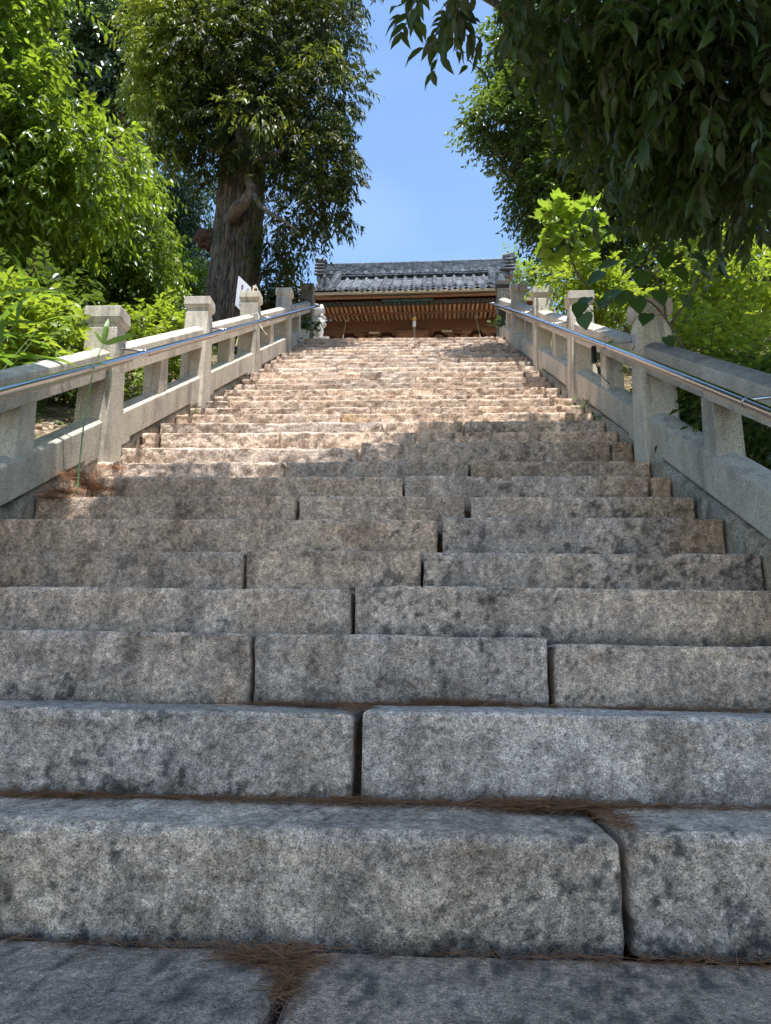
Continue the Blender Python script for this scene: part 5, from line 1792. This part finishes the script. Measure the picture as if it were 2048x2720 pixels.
# ---------------------------------------------------------------- RIGHT SIDE
# the tree overhead: drooping leaves at the top right, crown over the lower stairs
fb_ = base_at(4.7, 2.6)
TF_ = empty('overhanging_evergreen', fb_, 'dark evergreen with long drooping leaves overhanging the right of the stairs', 'tree')
tk = MB(); limb(tk, [fb_, (4.65, 2.6, 1.6), (4.4, 2.5, 3.2), (3.6, 2.3, 5.0), (2.4, 2.0, 6.4)], 0.24, 0.10, 16, 5); tk.build('trunk', M['bark'], TF_, smooth=True)
for k, pts in enumerate(([(4.4, 2.5, 3.2), (3.4, 3.2, 4.3), (2.4, 3.8, 4.9), at(1250, 40, 4.3), at(1000, -30, 4.1)], [(3.6, 2.3, 5.0), (2.0, 3.2, 6.4), (.8, 3.9, 6.7), (-.4, 4.2, 6.8)],
                         [(4.5, 2.5, 2.6), (3.7, 3.3, 3.4), (3.1, 4.0, 3.6), at(1500, 330, 4.3)], [(2.4, 2.0, 6.4), (.8, 1.6, 7.0), (-1.2, 1.8, 7.2), (-2.6, 2.0, 7.2)], [(4.2, 2.4, 4.0), (4.0, 4.0, 5.2), (3.6, 5.4, 6.2), (2.9, 6.4, 6.8)])):
    lm = MB(); limb(lm, pts, 0.08, 0.018, 8, 30 + k); lm.build('limb', M['bark_smooth'], TF_, smooth=True)
LF = [lobe(1210, -10, 3.6, .32, .45, .20, .8), lobe(1050, -10, 3.5, .18, .3, .12), lobe(945, -45, 3.5, .18, .3, .10), lobe(1350, 60, 3.6, .34, .5, .30), lobe(1480, 40, 3.4, .5, .5, .42), lobe(1620, 70, 3.4, .5, .5, .5), lobe(1450, 200, 3.9, .40, .5, .30), lobe(1370, 250, 4.3, .30, .5, .26, .8), lobe(1600, 240, 3.8, .5, .5, .36),
      lobe(1440, 330, 4.4, .32, .4, .20), lobe(1560, 330, 4.2, .42, .45, .20), lobe(1350, 370, 4.6, .16, .3, .12, .8), lobe(1670, 330, 3.9, .42, .45, .18), lobe(1170, 70, 3.8, .20, .3, .12, .4), lobe(1560, 160, 4.4, .7, .6, .5), lobe(1300, -120, 3.7, .7, .6, .35), lobe(1600, -90, 3.4, .7, .7, .5), lobe(1265, 170, 4.1, .2, .3, .16, .5), lobe(1500, 420, 4.6, .5, .4, .14, .6), lobe(1640, 430, 4.4, .4, .4, .12, .6)]
fr, tw = twig_leaves(LF, 1000, 10, 0.122, 301, twig=0.27, droop=0.25, leaf_droop=0.75, shell=(0.1, 1.0), spread=0.85, lump=0.2, vary=(0.45, 1.25))
foliage(TF_, fr, 'lance', M['lf_hang'], 300, seed=7)
twig_mesh(TF_, tw, 0.004, 1)
# crown above the frame that keeps the lower stairs in shade
rs_ = np.random.default_rng(12)


def over_keep(P):
    # where the leaf's shadow meets the stairs; the upper stairs lie beyond the crown, in the sun
    k = -SUN.y / SUN.z
    yg = (P[:, 1] + k * (P[:, 2] + 0.85)) / (1 + k * 0.5525)
    xg = P[:, 0] - SUN.x / SUN.z * (P[:, 2] + 0.85 - 0.5525 * yg)
    edge = 5.22 + 0.66 * xg + 0.30 * np.sin(xg * 3.1 + 1.0) + 0.22 * np.sin(xg * 7.0) + np.random.default_rng(4).normal(size=len(P)) * 0.15
    return (yg < edge) & ((xg < 2.2) | (yg < 3.2))


LO = [(x + rs_.uniform(-.3, .3), y + rs_.uniform(-.3, .3), 6.9 + rs_.uniform(-.3, .9) + 0.12 * x, .95, .95, .42) for x in np.arange(-3.6, 5.0, 1.05) for y in np.arange(-0.75, 5.7, 0.95) if y < 5.3 + 0.75 * x]
fr, tw = twig_leaves(LO, 10500, 12, 0.19, 302, twig=0.45, droop=0.3, leaf_droop=0.2, shell=(0.05, 1.0), keep=over_keep)
foliage(TF_, fr, 'small', M['lf_hang'], 0, name='upper_crown', seed=8)
twig_mesh(TF_, tw, 0.005, 3)

# round-leaved tree beyond it
b = base_at(3.9, 10.8)
simple_tree('round_leaved_evergreen', b, 'dark round leaved evergreen against the sky right of the stairs', 'tree',
            [lobe(1110, 255, 9.8, .62, .6, .36, 2.2), lobe(1150, 170, 9.9, .6, .6, .55, 2), lobe(1190, 90, 10, .8, .8, .7, 1.6), lobe(1200, 330, 10, .75, .7, .6, 2), lobe(1185, 420, 10, .45, .6, .40, 2.5), lobe(1270, 470, 10.1, .8, .7, .6), lobe(1350, 300, 10.2, 1.1, 1, 1), lobe(1195, 500, 10, .34, .4, .26), lobe(1400, 480, 10.2, 1.0, .9, .9), lobe(1110, 130, 10, .3, .4, .3), lobe(1480, 300, 10.4, 1.4, 1.2, 1.6), lobe(1600, 420, 10.4, 1.3, 1.2, 1.3), lobe(1330, 590, 10, .6, .6, .4)],
            M['lf_round'], 'small', 6200, 12, 0.095, 303, 180,
            [[b, (3.8, 10.7, b[2] + 1.5), (3.5, 10.5, b[2] + 3), (3.0, 10.3, b[2] + 4.6)], [(3.6, 10.6, b[2] + 2.4), at(1250, 330, 10.1), at(1130, 260, 9.9)], [(3.6, 10.6, b[2] + 1.8), at(1350, 480, 10.2), at(1250, 480, 10.1)], [(3.3, 10.4, b[2] + 3.6), at(1250, 160, 10), at(1170, 150, 10)]],
            tr=(0.14, 0.05), droop=0.2, ld=0.2, twig=0.36)

# lobed lime leaves in the sun
b = base_at(2.75, 8.6)
lb_ = simple_tree('lobed_leaf_sapling', b, 'sapling with large lobed lime leaves in the sun above the right balustrade', 'sapling',
                  [lobe(1215, 490, 8.0, .24, .25, .20), lobe(1255, 460, 8.1, .22, .25, .16), lobe(1195, 540, 8.0, .14, .2, .10), lobe(1225, 530, 8.0, .22, .2, .13), lobe(1275, 500, 8.2, .2, .2, .2), lobe(1180, 565, 8.05, .06, .1, .04)],
                  M['lf_lobed'], 'lobed', 50, 4, 0.145, 304, 180, [[b, at(1270, 620, 8.3), at(1235, 560, 8.1), at(1215, 500, 8.0)], [at(1240, 570, 8.1), at(1190, 560, 8.0), at(1160, 560, 8.0)], [at(1225, 530, 8.05), at(1250, 490, 8.1), at(1262, 455, 8.1)]],
                  tr=(0.018, 0.006), bark='twig', twig=0.18, droop=0.15, ld=0.25, tw_every=1, twr=.0035)
# yellow-green shrubs behind the right balustrade
for k, (lobes_, bb, lab, n, lf) in enumerate((
        ([lobe(1235, 610, 9.0, .20, .4, .14), lobe(1290, 630, 8.8, .28, .4, .18), lobe(1190, 592, 9.4, .10, .2, .08), lobe(1330, 650, 8.5, .24, .3, .2), lobe(1270, 665, 8.8, .2, .3, .14)], (2.7, 9.0), 'sunlit yellow green shrub behind the upper right balustrade posts', 380, .070),
        ([lobe(1500, 590, 6.6, .34, .4, .22), lobe(1590, 620, 6.4, .40, .4, .28), lobe(1650, 600, 6.2, .40, .4, .3), lobe(1480, 660, 6.6, .30, .4, .22), lobe(1570, 690, 6.4, .40, .4, .26), lobe(1640, 720, 6.2, .40, .4, .3), lobe(1540, 560, 7, .4, .4, .2)], (3.9, 6.5), 'tall yellow green shrub behind the near right coping', 480, .072),
        ([lobe(1500, 735, 5.6, .30, .3, .18), lobe(1580, 760, 5.4, .30, .3, .18), lobe(1650, 790, 5.2, .3, .3, .2), lobe(1480, 780, 5.4, .26, .3, .2), lobe(1560, 830, 5.0, .3, .3, .2)], (2.9, 5.3), 'low green undershrub seen over and through the near right balustrade', 300, .066))):
    g0 = base_at(*bb)
    top = lobes_[1]
    simple_tree('yellow_green_shrub', g0, lab, 'shrub', lobes_, M['lf_yellow'], 'round', n, 9, lf, 310 + k, 200 if k < 2 else 80,
                [[g0, (bb[0], bb[1], .5 * (g0[2] + top[2])), top[:3]]] + [[g0, (.5 * (g0[0] + q[0]), .5 * (g0[1] + q[1]), .4 * g0[2] + .6 * q[2]), q[:3]] for q in lobes_[2:]],
                tr=(0.02, 0.007), bark='twig', twig=0.26, droop=0.15, ld=0.15, tw_every=1, twr=.003)
# broad dark leaves hanging over the near right post
g0 = base_at(2.15, 4.75)
hv = empty('broad_leaf_sapling', g0, 'sapling with broad dark heart shaped leaves drooping over the near right post', 'sapling')
stp = [[g0, at(1500, 790, 4.7), at(1440, 690, 4.6), at(1400, 650, 4.55), at(1340, 640, 4.45), at(1270, 680, 4.3)], [at(1440, 690, 4.6), at(1420, 600, 4.6), at(1360, 560, 4.6)], [at(1450, 700, 4.62), at(1490, 640, 4.6), at(1520, 580, 4.6)]]
for k, pts in enumerate(stp):
    lm = MB(); limb(lm, pts, .009, .003, 6, 60 + k, .2); lm.build('stem', M['twig'], hv, smooth=True)
HP = [(1262, 690, 4.28, (.05, -.1, -1), (-.5, -1, .3), .13), (1256, 668, 4.3, (-.35, -.2, -.9), (-.3, -1, .5), .13), (1270, 655, 4.35, (-.5, -.3, -.6), (-.2, -.8, 1), .12),
      (1330, 640, 4.45, (-.7, -.2, -.7), (-.3, -.8, .8), .15), (1345, 640, 4.45, (-.2, -.3, -1), (-.1, -1, .4), .16), (1375, 655, 4.5, (.1, -.2, -1), (0, -1, .3), .15), (1300, 600, 4.55, (-.7, 0, -.6), (-.2, -.8, .7), .15), (1330, 575, 4.6, (-.8, -.1, -.4), (-.1, -.8, .8), .16),
      (1390, 600, 4.55, (-.3, -.3, -.9), (-.2, -1, .3), .16), (1420, 640, 4.55, (.3, -.2, -1), (.2, -1, .4), .15), (1460, 590, 4.6, (.5, -.2, -.8), (.2, -1, .5), .16), (1500, 560, 4.6, (.6, -.2, -.7), (.1, -.8, .8), .16), (1440, 560, 4.6, (-.2, -.2, -1), (0, -1, .3), .15), (1380, 560, 4.6, (-.6, -.1, -.7), (-.3, -.9, .5), .16),
      (1480, 650, 4.6, (.2, -.2, -1), (.3, -1, .3), .14), (1400, 690, 4.55, (-.4, -.3, -.8), (-.3, -.9, .5), .13), (1440, 740, 4.6, (.3, -.2, -.8), (0, -1, .5), .11), (1520, 600, 4.65, (.8, 0, -.5), (0, -.7, 1), .15), (1310, 660, 4.45, (-.5, -.4, -.7), (-.4, -.8, .5), .13)]
pet = MB()
stem_pts = []
for pts in stp:
    for a_, b_ in zip(pts[:-1], pts[1:]):
        for q in range(6): stem_pts.append(np.array(a_) + (np.array(b_) - np.array(a_)) * q / 6)
stem_pts = np.array(stem_pts)
for p in HP:                                     # leaf stalks back to the nearest stem
    b_ = at(p[0], p[1] - 12, p[2])
    c_ = stem_pts[np.argmin(np.linalg.norm(stem_pts - b_, axis=1))]
    m_ = 0.5 * (b_ + c_) + np.array([0, 0, .02])
    pet.tube([tuple(c_), tuple(m_), tuple(b_)], [.0035, .0028, .0022], 5)
pet.build('leaf_stalk', M['stem_green'], hv)
foliage(hv, leaf_frames(np.array([at(p[0], p[1] - 12, p[2]) for p in HP]), np.array([p[3] for p in HP], float), np.array([p[4] for p in HP], float), np.array([p[5] * 0.78 for p in HP])), 'heart', M['lf_heart'], len(HP), seed=9)
# dark underwood right of the near right post
g0 = base_at(4.6, 6.0)
simple_tree('evergreen_shrub', g0, 'dark shrub in the shade at the right edge seen through the balustrade', 'shrub', [lobe(1600, 880, 4.6, .24, .3, .2), lobe(1660, 930, 4.4, .26, .3, .22), lobe(1540, 890, 4.9, .16, .3, .16)], M['lf_round'], 'small', 260, 11, .075, 330, 60, [[g0, at(1680, 880, 5), at(1650, 900, 4.7)], [g0, at(1640, 900, 4.6), at(1600, 880, 4.6)]], tr=(.02, .008), bark='twig', twig=.24, ld=.3)
# small trees on the skyline right of the hall
b = base_at(4.3, 20.5)
simple_tree('pale_tree', b, 'small pale tree on the skyline just right of the hall roof', 'tree', [lobe(1112, 585, 20, .45, .4, .45), lobe(1130, 600, 20, .5, .4, .4), lobe(1160, 600, 20.3, .6, .5, .5), lobe(1200, 590, 20.6, .9, .6, .7)], M['lf_bright'], 'small', 420, 11, .10, 331, 0, [[b, (4.2, 20.4, b[2] + 2), at(1120, 600, 20)]], tr=(.06, .02), twig=.4, droop=.2, ld=.2, shell=(.1, 1))
b = base_at(7.5, 14.5)
simple_tree('woodland_tree', b, 'leafy tree filling the wood at the far right behind the shrubs', 'tree', [lobe(1450, 560, 13, 1.2, 1, 1.2), lobe(1600, 560, 13, 1.4, 1, 1.4), lobe(1560, 700, 12, 1.1, 1, .9), lobe(1660, 760, 11.5, 1.2, 1, 1), lobe(1380, 680, 12.5, .8, .8, .6), lobe(1700, 400, 13, 1.8, 1.2, 1.6)], M['lf_bright'], 'small', 1900, 11, .11, 332, 0, [[b, (7.4, 14.4, b[2] + 2), (7.2, 14.2, b[2] + 4)]], tr=(.12, .05), twig=.45, droop=.3, ld=.4)

# ---------------------------------------------------------------- small growth and litter on the stairs
def tuft(name, label, base, n, leaf, seed, mat, kind='round', r_=0.06, cat='weed'):
    rs = np.random.default_rng(seed)
    root = empty(name, base, label, cat)
    P = np.array(base)[None] + rs.normal(size=(n, 3)) * np.array([r_, r_ * .6, r_ * .5]) + np.array([0, 0, r_ * .5])
    A = rs.normal(size=(n, 3)) * np.array([1, 1, .3]) + np.array([0, -.4, .35])
    N = rs.normal(size=(n, 3)) * .35 + np.array([0, -.5, 1])
    st = MB()
    for p in P[:20]: st.tube([base, tuple(0.5 * (np.array(base) + p) + np.array([0, 0, .01])), tuple(p)], .0018, 4)
    st.build('stem', M['stem_green'], root)
    foliage(root, leaf_frames(P, A, N, leaf * rs.uniform(.6, 1.2, n)), kind, mat, min(n, 60), name='leaf_mass', seed=seed)


tuft('ivy', 'dark ivy climbing at the top left end of the stairs', tuple(at(668, 712, 12.6)), 70, .085, 401, M['lf_ivy'], 'heart', .13, 'ivy')
tuft('ivy', 'ivy leaves spilling onto the top steps by the last left post', tuple(at(640, 752, 11.9)), 36, .06, 402, M['lf_ivy'], 'heart', .09, 'ivy')
tuft('ivy', 'ivy at the foot of the last right post', tuple(at(1078, 705, 12.9)), 40, .08, 403, M['lf_ivy'], 'heart', .10, 'ivy')
for k, (px, py, Y, r_, lab) in enumerate(((422, 905, 6.3, .04, 'tiny weed at the foot of the second left post'), (383, 995, 5.35, .03, 'tiny lime seedling on the left of a sunlit step'), (382, 962, 5.6, .03, 'tiny weed on the kerb below the second left post'), (989, 782, 10.2, .02, 'tiny seedling in the middle of the upper steps'),
                                          (1255, 882, 6.5, .06, 'small weed at the foot of the second right post'), (1292, 905, 6.1, .04, 'small weed on the right kerb'), (1330, 880, 6.0, .05, 'weed on the right base beam behind the black box'), (612, 742, 12.3, .05, 'weed sprouting below the fourth left post'), (1172, 788, 9.8, .05, 'small weed beside the right end of the upper steps'), (895, 968, 2, .0, ''))):
    if r_: tuft('small_weed', lab, tuple(at(px, py, Y)), 12, .035, 420 + k, M['lf_weed'], 'round', r_)


def needles(name, label, patches, seed, length=.055):
    """heaps of brown pine needles; nobody could count them"""
    rs = np.random.default_rng(seed)
    Ps, As, Ss = [], [], []
    for (x, y, z, rx, ry, rz, n) in patches:
        p = rs.normal(size=(n, 3)) * np.array([rx, ry, rz * .45])
        p[:, 2] = np.abs(p[:, 2])
        Ps.append(p + np.array([x, y, z]))
        a = rs.normal(size=(n, 3)) * np.array([1, .7, .12])
        As.append(a)
        Ss.append(length * rs.uniform(.5, 1.3, n))
    P, A, S = np.concatenate(Ps), np.concatenate(As), np.concatenate(Ss)
    V, F = fuse(leaf_frames(P, A, rs.normal(size=P.shape) * .3 + np.array([0, 0, 1]), S), 'needle')
    # needles are thin: fatten a little so that they read as strands
    return tag(link(name, np_mesh(name, V, F), M['needle']), label, 'needles', kind='stuff')


def on_tread(px, n, dy=.30):
    y = Y1 + (n - 1) * TREAD + dy
    p = at(px, 1400, y)
    return (float(p[0]), y, STEP_Z[n - 1] + .004)


needles('pine_needles', 'brown pine needles gathered on the treads of the lower steps',
        [on_tread(1000, 2, .31) + (.10, .025, .022, 900), on_tread(960, 2, .33) + (.06, .02, .015, 300), on_tread(800, 2, .335) + (.22, .015, .006, 500), on_tread(640, 2, .34) + (.1, .012, .005, 150), on_tread(1150, 1, .30) + (.08, .03, .022, 800), on_tread(1230, 1, .31) + (.10, .02, .012, 500), on_tread(1050, 1, .33) + (.2, .015, .006, 400), on_tread(600, 1, .335) + (.35, .012, .005, 700), on_tread(250, 1, .335) + (.3, .012, .006, 600), on_tread(80, 1, .33) + (.12, .02, .012, 400), on_tread(1450, 1, .33) + (.2, .015, .006, 400),
         on_tread(1310, 1, .18) + (.015, .10, .006, 260), on_tread(778, 2, .16) + (.012, .1, .004, 150), on_tread(60, 4, .3) + (.12, .03, .02, 500), on_tread(60, 5, .3) + (.15, .03, .015, 300), on_tread(100, 3, .32) + (.12, .02, .012, 250), on_tread(1400, 2, .335) + (.3, .012, .004, 400),
         on_tread(773, 1, .34) + (.03, .02, .012, 160)], 501)
needles('pine_needles', 'reddish pine needles heaped on the left kerb around the bamboo shoot',
        [tuple(at(170, 1035, 4.30)) + (.05, .05, .05, 700), tuple(at(195, 1052, 4.32)) + (.05, .04, .03, 500), tuple(at(135, 1065, 4.12)) + (.06, .05, .02, 500), tuple(at(110, 1075, 4.05)) + (.05, .04, .012, 250), tuple(at(225, 1058, 4.36)) + (.06, .02, .008, 250), tuple(at(250, 1010, 4.75)) + (.05, .03, .008, 150)], 502)
p0 = at(560, 2090, 1.72)
needles('pine_needles', 'brown pine needles and soil in the gap between the paving slabs',
        [(sj - .04, 1.79, -.100, .045, .02, .008, 600), (sj - .10, 1.80, -.098, .03, .015, .005, 200), (sj, 1.70, -.102, .012, .07, .004, 350), (0.55, 1.845, -.1, .3, .012, .005, 400), (-.7, 1.85, -.098, .4, .01, .004, 300)], 503)


def dry_leaf(px, n, dy, size, az, label):
    x, y, z = on_tread(px, n, dy)
    v, f = leaf_shape('round')
    v = v.copy()
    v[:, 2] = v[:, 2] * 2.2 + .18 * (v[:, 0] / .27) ** 2 * .27 + .06
    me = np_mesh('dry_leaf', v, [tuple(q) for q in f], True)
    o = link('fallen_leaf', me, M['dead'])
    o.location = (x, y, z + .003)
    o.rotation_euler = (0.12, 0.1, az)
    o.scale = (size,) * 3
    so = o.modifiers.new('thick', 'SOLIDIFY')
    so.thickness = 0.02
    tag(o, label, 'leaf', 'dry leaves on the steps')


for a_ in ((215, 1, .30, .06, 1.2, 'curled dry leaf against the riser at the left of the first tread'), (1120, 1, .29, .055, .6, 'pale dry leaf beside the needle heap on the first tread'), (1040, 1, .31, .045, 1.9, 'small dry leaf left of the needle heap on the first tread'), (1430, 1, .30, .055, 1.3, 'dry leaf on the right part of the first tread'),
           (1203, 2, .31, .03, 1.0, 'small round dry leaf at the foot of a joint on the second tread'), (20, 5, .30, .09, .4, 'large dry leaf at the left end of the fifth tread'), (60, 5, .31, .07, 1.4, 'second dry leaf at the left end of the fifth tread'), (15, 4, .29, .09, 2.4, 'dry leaf at the left edge of the fourth tread')):
    dry_leaf(*a_)
# dry leaves and sprouts on the bank beside the stairs: ground cover
rs_ = np.random.default_rng(77)
n = 5200
x = np.where(rs_.random(n) < .55, rs_.uniform(-6.5, -2.45, n), rs_.uniform(1.75, 6.5, n))
y = rs_.uniform(1.5, 12.5, n)
P = np.stack([x, y, ground_z(x, y) + .035 + rs_.random(n) * .03], 1)
fr = leaf_frames(P, rs_.normal(size=(n, 3)) * np.array([1, 1, .15]), rs_.normal(size=(n, 3)) * .3 + np.array([0, 0, 1]), rs_.uniform(.05, .10, n))
V, F = fuse(fr, 'small')
tag(link('leaf_litter', np_mesh('leaf_litter', V, F), M['dead']), 'dry brown leaf litter on the banks beside the stairs', 'leaf litter', kind='stuff')
n = 900
x = np.where(rs_.random(n) < .5, rs_.uniform(-5.5, -2.5, n), rs_.uniform(1.85, 5.5, n))
y = rs_.uniform(2.0, 12.5, n)
lob = [(a, b_, c__ + .14, .10, .10, .12) for a, b_, c__ in zip(x, y, ground_z(x, y))]
fr, tw = twig_leaves(lob, 2600, 7, .055, 78, twig=.14, droop=.1, leaf_droop=.1, up_bias=.5)
V, F = fuse(fr, 'small')
tag(link('undergrowth', np_mesh('undergrowth', V, F), M['lf_weed']), 'low green undergrowth covering the banks beside the stairs', 'undergrowth', kind='stuff')
